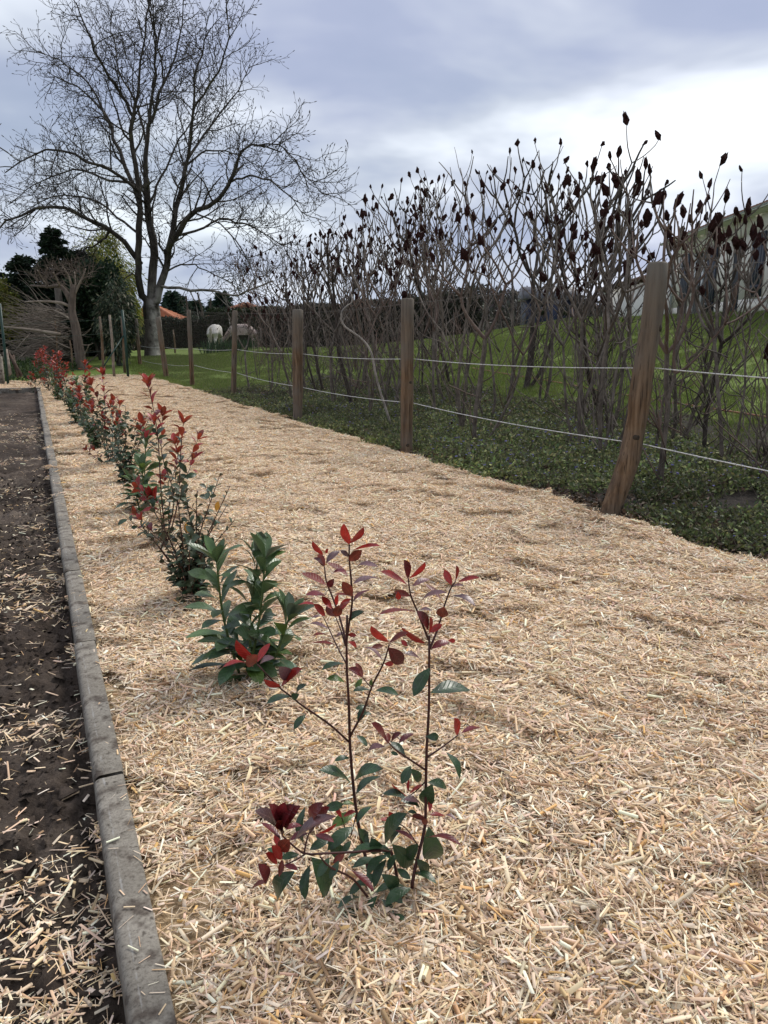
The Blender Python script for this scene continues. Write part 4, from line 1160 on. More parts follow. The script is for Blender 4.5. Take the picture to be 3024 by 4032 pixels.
# brushwood: dead lower branches
BB = at(120, 28)
brush = thing('dead_conifer', 'grey dead lower branches fanning out under the dark cypresses', 'dead tree', BB)
r_ = np.random.default_rng(17); mb = MB(); mb2 = MB()
tube(mb2, [at(255, 28.3, -.1), at(250, 28.3, 1.2), at(245, 28.3, 2.6)], [.2, .17, .12], 8); mb2.obj('trunk', M_BARK, brush, loc=BB)
for k in range(460):
    a0 = c2(r_.uniform(560, 820), r_.uniform(480, 1250), 28.3 + r_.uniform(-1.0, 1.0)); L = r_.uniform(.8, 2.6)
    d = np.array([-1, r_.uniform(-.8, .5), r_.normal(-.03, .26)])
    if r_.random() < .12: d[0] = 1; L *= .5
    d = nrm(d); q = a0.copy(); P = [q]
    for i in range(5):
        d = nrm(d + r_.normal(0, .12, 3) + np.array([0, 0, .025])); q = q + d * L / 5; P.append(q)
    P = np.array(P); P[:, 2] = np.maximum(P[:, 2], T(P[:, 0], P[:, 1]) + .03); tube(mb, P, np.linspace(.012, .003, 6), 4, cap=False)
stuff(mb.obj('dead_branches', M_DEADW, brush, loc=BB))
for k, (a, b) in enumerate([((180, 980), (350, 780)), ((140, 1150), (330, 970)), ((60, 960), (190, 1020))]):
    pole = thing('leaning_stick', ['long pale stick leaning steeply against the brushwood', 'pale stick lying low and slanting before the brushwood', 'short grey stick near the green corner post'][k], 'stick', c2(*a, 26.6), 'loose sticks by the brushwood')
    mb = MB(); tube(mb, [c2(*a, 26.6), c2((a[0] + b[0]) / 2, (a[1] + b[1]) / 2 - 6, 26.6), c2(*b, 27.2)], [.02, .018, .014], 6); mb.obj('shaft', M_DEADW, pole, loc=c2(*a, 26.6))
hp = [PD(px_, 1340, 33.5)[:2] for px_ in (-150, 200, 480)]
hedge('hedge', 'black green hedge mass at the back of the left corner', hp, 2.7, 1.6, 16000, DK * .8, 34)

# green wire fence across the far end, with its timber stakes
M_GREEN = simple('green coated steel', [(0.3, (0.008, 0.030, 0.022)), (0.7, (0.014, 0.045, 0.033))], 5, 0.45, 0)
gl, gr = at(14, 20.5), at(494, 24.0); Yl, Yr = gl[1], gr[1]
gf = thing('green_fence', 'green steel post and wire fence across the far end of the straw', 'fence', (*gr[:2], .1)); GFL = np.array([gr[0], gr[1], .1])
for (a, top) in ((gr, 1220), (gl, 1195)):
    mb = MB(); px_ = 490 if a is gr else 8
    tt = PD(px_ - 9, top, a[1]); tube(mb, [a + np.array([0, 0, -.1]), a + np.array([0, 0, 1]), tt], .042 if a is gr else .035, 8); mb.obj('post', M_GREEN, gf, loc=GFL)
mb = MB(); s0 = PD(486, 1322, Yr); tube(mb, [s0, PD(410, 1440, Yr - .9)], .022, 6); mb.obj('strut', M_GREEN, gf, loc=GFL)
for zz_ in (.35, .8, 1.3, 1.7):
    mb = MB(); a = gl + np.array([0, 0, zz_]); b = gr + np.array([0, 0, zz_ + .1]); tube(mb, [a + (b - a) * s for s in np.linspace(0, 1, 8)], .003, 4); mb.obj('wire', M_GREEN, gf, loc=GFL)
for k, (x0_, y0_, x1_, y1_, lab) in enumerate([(405, 1418, 392, 1246, 'grey stake left of the three by the laurel bush'), (446, 1432, 431, 1240, 'middle grey stake of the three by the laurel bush'), (488, 1418, 478, 1246, 'grey stake closest to the walnut trunk by the laurel bush'),
                                             (690, 1393, 681, 1298, 'lone weathered stake in the paddock before the far hedge'), (224, 1368, 216, 1263, 'thin pale stake left of the cut trunk'), (283, 1410, 274, 1340, 'short pale stake beside the cut trunk')]):
    Y = [24.6, 24.2, 25.5, 37, 26.8, 25.6][k]
    a = PD(x0_, y0_, Y); st_ = thing('stake', lab, 'stake', a, 'timber stakes'); mb = MB(); g0 = a.copy(); g0[2] = TZ(a[0], a[1]) - .1
    b = PD(x1_, y1_, Y); wd = .045 if k < 4 else .03
    tube(mb, [g0, a, (a + b) / 2 + np.array([.02, 0, 0]), b], [wd, wd, wd * .9, wd * .8], 8); mb.obj('shaft', M_POST if k != 1 else M_DEADW, st_, loc=a)
# old boards and a concrete post at the left edge
a = PD(4, 1495, 20.5); z0 = TZ(a[0], a[1])
cp = thing('concrete_post', 'short pale concrete post at the very edge of the view', 'post', (a[0], a[1], z0)); mb = MB(); box(mb, (0, 0, .42), (.14, .14, .95)); box(mb, (0, 0, .92), (.10, .10, .06)); mb.obj('shaft', M_CONC, cp, smooth=False)
for k, (pb, ptp, lab, mt) in enumerate([((38, 1478), (20, 1380), 'upright grey board beside the concrete post', M_DEADW), ((85, 1480), (32, 1388), 'dark board leaning steeply near the green post', M_WOODDK), ((72, 1485), (50, 1400), 'dark narrow board leaning beside the grey board', M_WOODDK)]):
    a, b = PD(*pb, 21.5), PD(*ptp, 22.0); bd = thing('board', lab, 'board', a, 'old boards'); mb = MB()
    d = b - a; L = np.linalg.norm(d); zx = nrm(d); xx = nrm(np.cross(zx, np.array([0.3, 1, 0]))); yy = np.cross(zx, xx)
    box(mb, d / 2, (.17 if k == 0 else .09, .03, L), np.stack([xx, yy, zx], 1)); mb.obj('plank', mt, bd, smooth=False)
# ================================================================== sumac thicket
m, t, p = new_mat('sumac bark')
f1 = noise(t, 5, 5, .6); f2 = noise(t, 26, 4, .6)
c = cramp(t, f1, [(0.3, (0.055, 0.044, 0.037)), (0.5, (0.135, 0.112, 0.093)), (0.72, (0.25, 0.215, 0.18))])
c = mixc(t, .5, c, cramp(t, f2, [(.35, (.5, .5, .5)), (.65, (1.1, 1.1, 1.1))]), 'MULTIPLY')
t.links.new(c, p.inputs['Base Color']); p.inputs['Roughness'].default_value = .85; p.inputs['Specular IOR Level'].default_value = .2
bump(t, p, f2, .5, .01)
M_SUM = m
M_SUMD = simple('dark sumac bark', [(0.3, (0.022, 0.017, 0.014)), (0.7, (0.08, 0.064, 0.052))], 9, .9, .7, .015)
M_SUMR = simple('reddish young wood', [(0.3, (0.070, 0.046, 0.036)), (0.7, (0.165, 0.118, 0.094))], 6, .85, 0)
M_FRUIT = simple('dry sumac fruit', [(0.3, (0.012, 0.0055, 0.005)), (0.55, (0.034, 0.013, 0.011)), (0.75, (0.075, 0.032, 0.024))], 60, .95, .8, .01, 5, spec=.1)
FRUITS = []
for k in range(5):
    import bmesh
    bm = bmesh.new(); bmesh.ops.create_icosphere(bm, subdivisions=2, radius=1.0)
    r = np.random.default_rng(400 + k)
    for v in bm.verts:
        z = v.co.z; tt = (z + 1) / 2
        w = (.42 + .58 * math.sin(min(tt * .9 + .14, 1) * math.pi)) * .66
        j = 1 + r.normal(0, .36)
        v.co.x *= w * j; v.co.y *= w * j
        v.co.z = tt * 1.0 + r.normal(0, .085)
        v.co.x += .22 * math.sin(tt * 2.2 + k) * (k % 2)
        v.co.x *= .36 * 1.0; v.co.y *= .36
    me = bpy.data.meshes.new('fruit_head'); bm.to_mesh(me); bm.free(); me.materials.append(M_FRUIT); FRUITS.append(me)

def sumac(base, h, seed, label, nst=1, lean=(0, 0), thick=.024, fruit=.6, side=6, dark=False):
    r = np.random.default_rng(seed)
    base = np.asarray(base, float)
    th_ = thing('sumac', label, 'sumac', base, 'bare sumacs in the thicket behind the fence')
    st, br, tips = MB(), MB(), []
    def fork(p, d, rad, L, lv, mx):
        n = 5; P = [p]; dd = nrm(d)
        for i in range(n):
            dd = nrm(dd + r.normal(0, .10, 3) + np.array([0, 0, .17])); P.append(P[-1] + dd * L / n)
        P = np.array(P); R = np.linspace(rad, rad * (.78 if lv < mx else .5), n + 1)
        tube(br if lv else st, P, R, 6 if lv < 2 else 4, cap=(lv == mx))
        if lv == mx:
            tips.append((P[-1], dd, rad)); return
        k = 3 if r.random() < (.55 if lv == 0 else .36) else 2
        az = r.uniform(0, 2 * math.pi); ax = nrm(np.cross(dd, np.array([.3, .2, 1]))); bx = np.cross(dd, ax)
        for j in range(k):
            a = az + j * 2 * math.pi / k + r.normal(0, .35); an = r.uniform(.42, 1.0)
            nd = dd * math.cos(an) + (ax * math.cos(a) + bx * math.sin(a)) * math.sin(an)
            early = lv > 0 and r.random() < .18
            fork(P[-1], nd, max(rad * .74 * r.uniform(.85, 1.08), .0072), Ls[lv + 1] * r.uniform(.7, 1.25), mx if early else lv + 1, mx)
    for s in range(nst):
        hh = h * (1 if s == 0 else r.uniform(.78, .96))
        Ls = [hh * f for f in (.47, .21, .165, .12)]
        d0 = np.array([lean[0] + r.normal(0, .10) + (r.normal(0, .22) if s else 0), lean[1] + r.normal(0, .12), 1.0])
        P0 = np.array([r.normal(0, .05), r.normal(0, .05), -.06]) * (1 if s else .3)
        fork(P0, d0, thick * (1 if s == 0 else r.uniform(.55, .85)), Ls[0], 0, 3)
        # slim side shoots, mostly low and upright
        for q in range(side):
            tt = r.uniform(.02, .95); q0 = P0 + nrm(d0) * Ls[0] * tt * .9
            az = r.uniform(0, 6.28); dd = np.array([math.cos(az) * .8, math.sin(az) * .8, r.uniform(.15, 1.1)]); L = r.uniform(.3, .95); PP = [q0]; dd = nrm(dd)
            for i in range(5):
                dd = nrm(dd + r.normal(0, .16, 3) + np.array([0, 0, .16])); PP.append(PP[-1] + dd * L / 5)
            tube(br, PP, np.linspace(.0075, .004, 6), 4, cap=False)
            if r.random() < .7:
                q1 = PP[3]; d1 = nrm(dd + r.normal(0, .6, 3)); tube(br, [q1, q1 + d1 * L * .2, q1 + d1 * L * .36 + np.array([0, 0, .05])], [.005, .0045, .0035], 4, cap=False)
    st.obj('stem', M_SUMD if dark else M_SUM, th_)
    br.obj('branches', M_SUMD if dark else (M_SUMR if seed % 3 == 0 else M_SUM), th_)
    for (q, d, rad) in tips:
        x_ = r.random()
        if x_ < fruit:
            L = r.uniform(.07, .15); s = L * r.uniform(.75, 1.1)
            dd = nrm(d * r.uniform(.2, 1) + np.array([r.normal(0, .3), r.normal(0, .3), r.uniform(.3, 1.0)]))
            M = Vector(dd).to_track_quat('Z', 'Y').to_matrix().to_4x4()
            o = mobj('fruit_head', FRUITS[r.integers(0, 5)], th_)
            o.matrix_local = Matrix.Translation(Vector(q - dd * .012)) @ M @ Matrix.Rotation(r.uniform(0, 6.28), 4, 'Z') @ Matrix.Diagonal((s, s, L, 1))
    return th_

TOPY = ([300, 840, 1000, 1120, 1200, 1440, 1600, 1720, 1914, 2010, 2220, 2330, 2400, 2516, 2640, 2700, 2830, 2935, 3024, 3400],
        [1290, 1200, 960, 960, 925, 830, 745, 660, 560, 590, 590, 640, 620, 515, 540, 700, 545, 640, 720, 600])
# picture place of each foot, stems, lean, thickness, dark bark
SUMS = [((2985, 1895), 2, (.05, 0), .017, 0, .55), ((2770, 1815), 1, (.05, 0), .024, 1, .8), ((2640, 1775), 2, (.12, .1), .020, 0, 1), ((2575, 1800), 1, (.12, .05), .014, 0, .75),
        ((2365, 1680), 3, (-.12, 0), .040, 1, 1), ((2330, 1700), 1, (.04, 0), .018, 0, .85), ((2140, 1640), 2, (.10, 0), .026, 0, .95), ((2062, 1612), 3, (.30, .05), .045, 1, 1), ((1985, 1640), 1, (-.02, 0), .024, 0, .95),
        ((2020, 1590), 1, (.04, 0), .026, 0, 1), ((1890, 1630), 1, (.02, .1), .014, 0, .8), ((1735, 1600), 1, (-.03, 0), .024, 0, 1), ((1770, 1575), 2, (-.16, 0), .032, 1, .95), ((1830, 1575), 2, (.1, 0), .02, 0, 1),
        ((1660, 1570), 2, (.06, 0), .022, 0, 1), ((1530, 1575), 1, (.0, 0), .018, 0, 1), ((1385, 1600), 1, (-.22, -.1), .040, 1, 1), ((1275, 1560), 2, (-.18, 0), .032, 1, 1), ((1490, 1560), 3, (.04, 0), .022, 0, 1),
        ((1440, 1545), 2, (-.05, 0), .022, 0, 1), ((1330, 1535), 3, (.03, 0), .022, 0, 1), ((1210, 1545), 3, (-.05, 0), .022, 0, 1), ((1150, 1520), 3, (-.02, 0), .02, 0, 1), ((1080, 1530), 2, (-.1, 0), .018, 0, .95),
        ((1250, 1510), 3, (.0, 0), .02, 0, 1), ((1400, 1515), 3, (.0, 0), .022, 0, 1), ((1580, 1535), 3, (.02, 0), .022, 0, 1), ((1700, 1535), 3, (.05, 0), .022, 0, 1), ((1020, 1500), 2, (-.06, 0), .015, 0, .95)]
rs_ = np.random.default_rng(55)
entries = []
for (b, ns, ln, tk_, dk, hf) in SUMS:
    g = G(*b, 0.0); entries.append((g[0], g[1], ns, ln, tk_, dk, hf))
for (u, v) in [(1.7, -2.0), (2.3, -1.1), (1.4, -.3), (2.6, .2), (1.9, .9), (2.5, 1.9), (1.5, 2.3), (2.2, 3.1), (2.7, 3.9), (1.4, 4.4), (2.3, 5.2), (1.8, 6.1), (2.7, 6.8), (1.5, 7.4), (2.3, 8.2), (2.8, 9.2), (1.6, 9.6), (2.4, 10.6), (1.7, 11.5), (2.5, 12.4), (1.3, 12.9), (1.0, 10.2), (1.1, 8.5), (1.0, 6.9), (.9, 13.6), (2.0, -.6), (1.0, .6), (1.3, 1.5), (2.9, 1.0), (1.1, 3.4), (2.9, 2.6)]:
    x_, y_ = xy(u + rs_.normal(0, .1), v + rs_.normal(0, .15)); entries.append((x_, y_, int(rs_.integers(1, 4)), (rs_.normal(0, .08), rs_.normal(0, .08)), rs_.uniform(.015, .026), 0, rs_.uniform(.8, 1.0)))
# name each by its place along the panel it stands behind
def pxof(x, y, z=0):
    d = np.array([x, y, z]) - CAMP; return 1512 + FPX * (d @ RT) / (d @ FW)
ORD = ['first', 'second', 'third', 'fourth', 'fifth', 'sixth', 'seventh', 'eighth', 'ninth', 'tenth', 'eleventh', 'twelfth', 'thirteenth', 'fourteenth', 'fifteenth', 'sixteenth', 'seventeenth', 'eighteenth', 'nineteenth', 'twentieth'] + ['twenty-' + w for w in ('first', 'second', 'third', 'fourth', 'fifth', 'sixth', 'seventh', 'eighth', 'ninth')]
postx = [pxof(*POSTS[k][0][2]) for k in range(7)]
panel = lambda px_: 0 if px_ > postx[0] else next((k for k in range(1, 7) if px_ > postx[k]), 7)
PN = ['the right of the nearest post', 'between the nearest and second posts', 'between the second and third posts', 'between the third and fourth posts', 'between the fourth and fifth posts']
byp = {}
for i, e_ in enumerate(entries):
    pxx = pxof(e_[0], e_[1]); byp.setdefault(panel(pxx), []).append((pxx, i))
for pn, L_ in byp.items():
    L_.sort()
    for k, (pxx, i) in enumerate(L_):
        x_, y_, ns, ln, tk_, dk, hf = entries[i]
        kind = ('thick dark' if dk else 'slim' if tk_ < .0185 else 'grey brown') + (' leaning' if abs(ln[0]) > .11 else '')
        where = ('to ' if pn == 0 else '') + PN[min(pn, 4)]
        lab = '%s sumac, its foot %s from left %s' % (kind, ORD[k], where)
        topx = pxx + ln[0] * 200
        ty = np.interp(topx, *TOPY) + (rs_.uniform(0, 45) if i < len(SUMS) else rs_.uniform(10, 190))
        z0 = TZ(x_, y_); h = (PD(pxx, ty, y_)[2] - z0) * hf
        h = float(np.clip(h, 1.3, 3.8)) * 1.10
        sumac((x_, y_, z0), h, 500 + i, lab, ns, ln, tk_, .50 if y_ > 7 else .40, (15 if pxx > 2250 else 9) if i < len(SUMS) else 5, bool(dk))
# the pale crooked stem by the third panel
cs = [(1545, 1690), (1485, 1500), (1462, 1390), (1425, 1335), (1352, 1280), (1345, 1230), (1365, 1205), (1385, 1190), (1385, 1160)]
g = G(*cs[0]); Yc = g[1]
tt = thing('sumac', 'pale crooked bare stem with a hooked tip, left of the second post', 'sumac', g, 'bare sumacs in the thicket behind the fence'); mb = MB()
P = smoothpath([PD(a, b, Yc + .05 * k) for k, (a, b) in enumerate(cs)], 26); tube(mb, P, np.linspace(.016, .008, 26), 6); mb.obj('stem', simple('pale bark', [(.3, (.16, .14, .12)), (.7, (.30, .27, .235))], 8, .85, .4), tt, loc=g)

# ================================================================== ground cover
M_VINCA = attr_mat('periwinkle leaves', .6, .2, translucent=.2)
VG = np.array([1.0, .90, 1.05]) * np.array([(.095, .135, .042), (.130, .172, .050), (.062, .090, .034), (.185, .215, .075), (.095, .115, .058)])
VC = []
for k in range(6):
    r = np.random.default_rng(700 + k); mb = MB(); n = 230
    hx = r.uniform(-.2, .2, (2, n)); hh_ = .05 + .045 * vnoise(hx[0] * 9 + 31 * k, hx[1] * 9)
    P = np.stack([hx[0], hx[1], hh_ * r.uniform(.15, 1.2, n) + .008], 1)
    d = r.normal(0, 1, (n, 3)); d[:, 2] = np.abs(d[:, 2]) * .8
    leafcards(mb, P, d, r.uniform(.022, .046, n), r.uniform(.013, .024, n), tones(VG * (.62 + .22 * k), n, r, .4), r, .18)
    nb = 26
    if k % 2 == 0:
        P = np.stack([r.uniform(-.2, .2, nb), r.uniform(-.2, .2, nb), r.uniform(.0, .05, nb)], 1); d = r.normal(0, 1, (nb, 3)); d[:, 2] *= .3
        leafcards(mb, P, d, r.uniform(.03, .06, nb), .028, tones(np.array([(.10, .065, .04), (.16, .11, .075), (.06, .04, .028)]), nb, r), r, .3)
    if k in (1, 4, 5):
        nf = 2
        for q in range(nf):
            c0 = np.array([r.uniform(-.18, .18), r.uniform(-.18, .18), .10]); a = np.arange(5) * 1.2566 + r.uniform(0, 1)
            d = np.stack([np.cos(a), np.sin(a), np.full(5, .25)], 1); leafcards(mb, np.tile(c0, (5, 1)), d, .012, .010, np.tile([(.22, .20, .46)], (5, 1)), r, .05)
    for q in range(5):
        c0 = np.array([r.uniform(-.2, .2), r.uniform(-.2, .2), 0.0]); tube(mb, [c0, c0 + r.normal(0, .03, 3) + np.array([0, 0, .05]), c0 + np.array([r.normal(0, .08), r.normal(0, .08), .11])], .0016, 3, False, np.array([.10, .08, .05]))
    VC.append(mb.mesh('periwinkle_clump', M_VINCA))
def cover():
    r = np.random.default_rng(44); st = .15
    U, Vv = np.meshgrid(np.arange(.0, 3.4, st), np.arange(-4, 14.5, st)); U = U.ravel() + r.uniform(-.07, .07, U.size); Vv = Vv.ravel() + r.uniform(-.07, .07, Vv.size)
    x, y = xy(U, Vv); dn = .92 - .55 * sstep(2.2, 3.3, U) - .75 * sstep(8.5, 12.5, Vv) + .75 * fbm(x * 1.1, y * 1.1, 3)
    edge = 0.15 * fbm(Vv * 1.3, Vv * 0 + 3, 4) + 0.10
    k = (r.random(len(U)) < np.clip(dn, .03, 1)) & (U > edge)
    x, y = x[k], y[k]; z = strip_z(x, y); s = r.uniform(.8, 1.25, len(x)) * (1 + .25 * vnoise(x * 2, y * 2))
    o = scatter('periwinkle', np.stack([x, y, z], 1), tilted(x, y, strip_z, r, .08), s, np.clip(np.round(2.3 + 2.6 * fbm(x * .9 + 7, y * .9, 3) + r.normal(0, 1.0, len(x))), 0, 5), VC); o['label'] = 'dark green periwinkle ground cover under the sumac thicket'
cover()
# dry brown leaves at the far end of the strip and along the straw edge
def litter():
    r = np.random.default_rng(46); mb = MB(); n = 13000
    Vv = np.concatenate([r.uniform(8, 14.6, n * 2 // 3), r.uniform(-5, 8, n - n * 2 // 3)]); U = np.concatenate([r.uniform(0, 3.2, n * 2 // 3), np.abs(r.normal(.12, .22, n - n * 2 // 3))])
    x, y = xy(U, Vv); z = strip_z(x, y) + r.uniform(0, .04, n)
    d = r.normal(0, 1, (n, 3)); d[:, 2] *= .4
    leafcards(mb, np.stack([x, y, z], 1), d, r.uniform(.03, .075, n), r.uniform(.015, .04, n), tones(np.array([(.075, .050, .035), (.13, .09, .06), (.04, .028, .02), (.17, .13, .095), (.025, .03, .016)]), n, r), r, .3)
    stuff(mb.obj('leaf_litter', M_LEAFY), 'dry brown fallen leaves under the thicket')
litter()
# lawn grass
M_GRASS = attr_mat('grass blades', .6, .2, translucent=.25)
GC = []
for k in range(5):
    r = np.random.default_rng(800 + k); mb = MB(); n = 420
    P = np.stack([r.uniform(-.3, .3, n), r.uniform(-.3, .3, n), np.zeros(n)], 1); d = np.stack([r.normal(0, .45, n), r.normal(0, .45, n), np.ones(n)], 1)
    leafcards(mb, P, d, r.uniform(.025, .075, n), r.uniform(.004, .008, n), tones(np.array([(.138, .196, .040), (.170, .228, .056), (.105, .155, .034), (.215, .225, .085)]), n, r, .25), r, .1)
    GC.append(mb.mesh('grass_clump', M_GRASS))
def grass():
    r = np.random.default_rng(45); st = .34
    U, Vv = np.meshgrid(np.arange(-.3, 14.5, st), np.arange(-5, 29, st)); U = U.ravel() + r.uniform(-.15, .15, U.size); Vv = Vv.ravel() + r.uniform(-.15, .15, Vv.size)
    k = ((U > 2.3 + .4 * fbm(Vv * .5, Vv * 0 + 9, 2)) | (Vv > 14.2 + .4 * vnoise(U, U * 0))) & (U < 14.5)
    # bare spots
    x, y = xy(U[k], Vv[k]); kk = (r.random(len(x)) < .75 + .5 * vnoise(x * .8, y * .8)); x, y = x[kk], y[kk]
    s = r.uniform(.8, 1.3, len(x)); o = scatter('grass', np.stack([x, y, T(x, y)], 1), tilted(x, y, T, r, .03), s, r.integers(0, 5, len(x)), GC); o['label'] = 'green lawn grass on the bank and paddock'
grass()
# rank weeds at the far end behind the straw
def weeds():
    r = np.random.default_rng(48); mb = MB(); n = 9000
    px_ = r.uniform(-40, 470, n); Y = r.uniform(21, 27, n)
    x = (px_ - 1512) / FPX * Y * 1.03; u, v = uv(x, Y)
    end = np.interp(u, [-8, -5.5, -3.2, -1.5, 0.3], [VEND + 2.2, VEND + 3.2, VEND + 5.0, VEND + 9.5, VEND + 9.0]); k = v > end
    x, Y = x[k], Y[k]; n = len(x); z = T(x, Y) + r.uniform(0, .22, n) * (1 + vnoise(x * 2, Y * 2))
    d = r.normal(0, .6, (n, 3)); d[:, 2] += .7
    leafcards(mb, np.stack([x, Y, z], 1), d, r.uniform(.06, .16, n), r.uniform(.02, .05, n), tones(np.array([(.04, .065, .02), (.055, .09, .025), (.025, .04, .016)]), n, r), r)
    stuff(mb.obj('weeds', M_LEAFY), 'rank green weeds behind the end of the straw')
weeds()
def fresh(name, label, pxl, h, n, L, W_, cols, seed, cat='plant', rad=.09, Y=None, group=None):
    b = G(*pxl) if Y is None else at(pxl[0], Y)
    b[2] = TZ(b[0], b[1]); t_ = thing(name, label, cat, b, group); r = np.random.default_rng(seed)
    mb = MB()
    for i in range(n):
        a = r.uniform(0, 6.28); q = np.array([math.cos(a), math.sin(a), 0]) * rad * r.random() ** .5; e = q + np.array([math.cos(a) * h * .45 * r.random(), math.sin(a) * h * .45 * r.random(), h * r.uniform(.6, 1.0)])
        P = smoothpath([q, (q + e) / 2 + np.array([0, 0, h * .12]), e], 5); ax = nrm(e - q); s = nrm(np.cross(ax, r.normal(0, 1, 3))); w = np.array([.5, 1, 1, .7, .05]) * W_ / 2
        V = np.concatenate([P + s * w[:, None], P - s * w[:, None]]); F = [(k, k + 1, 5 + k + 1, 5 + k) for k in range(4)]
        leafm = MB(); leafm.add(V, F, tones(cols, 1, r)[0]); o = leafm.obj('leaf', M_VINCA, t_)
    return t_
fresh('dock_plant', 'bright green strap leaved tuft among the periwinkle left of the nearest post', (2400, 1800), .22, 26, .2, .02, np.array([(.06, .13, .02), (.08, .16, .025)]), 3)
fresh('yellow_weed', 'small yellow green weed at the straw edge near the second post', (1470, 1735), .12, 14, .1, .03, np.array([(.25, .30, .04), (.18, .26, .04)]), 4)
for k, (px_, Y) in enumerate([(815, 33), (850, 34), (878, 34.5), (905, 34), (940, 35), (985, 35)]):
    fresh('daffodil_clump', 'tuft of tall green strap leaves before the horses, ' + ORD[k] + ' of six from left', (px_, 1390), .62, 46, .5, .035, np.array([(.028, .060, .030), (.040, .080, .036)]), 20 + k, 'plant', .30, Y, 'daffodil tufts before the horses')
# garden hose along the lawn edge
hp_ = [(1860, 1455), (2000, 1480), (2180, 1510), (2360, 1545), (2560, 1582), (2760, 1612), (3024, 1655), (3200, 1690)]
def on_land(px_, py_):
    d = ray(px_, py_); tt = 3.0
    for i in range(4000):
        q = CAMP + d * tt
        if q[2] <= TZ(q[0], q[1]): break
        tt += .01
    return q
HPts = np.array([on_land(*q) + np.array([0, 0, .03]) for q in hp_]); HS = smoothpath(HPts, 60); HS[:, 2] = T(HS[:, 0], HS[:, 1]) + .03
mb = MB(); tube(mb, HS - HS[0], .013, 6); ho = mb.obj('garden_hose', simple('terracotta hose', [(.3, (.20, .075, .045)), (.7, (.30, .13, .08))], 3, .6, 0)); ho.location = HS[0]; tag(ho, 'long terracotta coloured hose lying along the lawn edge behind the thicket', 'hose')
# ================================================================== young hedge shrubs
def leaf_mat(name, top, under, vein, rough=.32, transl=.18, spec=.5, blotch=None):
    m, t, p = new_mat(name)
    tc_ = N(t, 'ShaderNodeTexCoord'); sp = N(t, 'ShaderNodeSeparateXYZ'); t.links.new(tc_.outputs['Object'], sp.inputs[0])
    ax = math_node(t, 'ABSOLUTE', sp.outputs[0])
    mid = math_node(t, 'SUBTRACT', 1.0, math_node(t, 'DIVIDE', ax, .022), clamp=True)
    vv = math_node(t, 'FRACT', math_node(t, 'MULTIPLY', math_node(t, 'SUBTRACT', sp.outputs[1], math_node(t, 'MULTIPLY', ax, .9)), 9.0))
    vl = math_node(t, 'SUBTRACT', 1.0, math_node(t, 'MULTIPLY', math_node(t, 'ABSOLUTE', math_node(t, 'SUBTRACT', vv, .5)), 7.0), clamp=True)
    oi = N(t, 'ShaderNodeObjectInfo')
    nz_ = N(t, 'ShaderNodeTexNoise'); nz_.inputs['Scale'].default_value = 3.0; nz_.inputs['Detail'].default_value = 4
    va = N(t, 'ShaderNodeVectorMath', operation='ADD'); t.links.new(tc_.outputs['Object'], va.inputs[0]); t.links.new(oi.outputs['Random'], va.inputs[1])
    sc3 = N(t, 'ShaderNodeVectorMath', operation='SCALE'); t.links.new(oi.outputs['Random'], sc3.inputs[0]); sc3.inputs[3].default_value = 37.0
    t.links.new(sc3.outputs[0], va.inputs[1]); t.links.new(va.outputs[0], nz_.inputs['Vector'])
    d = tuple(c * .62 for c in top); l = tuple(min(c * 1.35, .9) for c in top)
    c = cramp(t, nz_.outputs['Fac'], [(.3, d), (.52, top), (.75, l)])
    hv = N(t, 'ShaderNodeHueSaturation'); t.links.new(c, hv.inputs['Color'])
    t.links.new(math_node(t, 'ADD', math_node(t, 'MULTIPLY', oi.outputs['Random'], .6), .7), hv.inputs['Value'])
    c = hv.outputs[0]
    if blotch: c = mixc(t, cramp(t, nz_.outputs['Fac'], [(.56, (0, 0, 0)), (.66, (.8, .8, .8))]), c, blotch)
    c = mixc(t, math_node(t, 'MULTIPLY', vl, .22), c, vein); c = mixc(t, math_node(t, 'MULTIPLY', mid, .7), c, vein)
    ge = N(t, 'ShaderNodeNewGeometry'); c = mixc(t, ge.outputs['Backfacing'], c, under)
    t.links.new(c, p.inputs['Base Color']); p.inputs['Roughness'].default_value = rough; p.inputs['Specular IOR Level'].default_value = spec
    bump(t, p, math_node(t, 'ADD', vl, nz_.outputs['Fac']), .25, .004)
    if transl:
        tr = N(t, 'ShaderNodeBsdfTranslucent'); t.links.new(c, tr.inputs[0]); mx = N(t, 'ShaderNodeMixShader'); mx.inputs[0].default_value = transl
        o = [n for n in t.nodes if n.type == 'OUTPUT_MATERIAL'][0]; t.links.new(p.outputs[0], mx.inputs[1]); t.links.new(tr.outputs[0], mx.inputs[2]); t.links.new(mx.outputs[0], o.inputs[0])
    return m
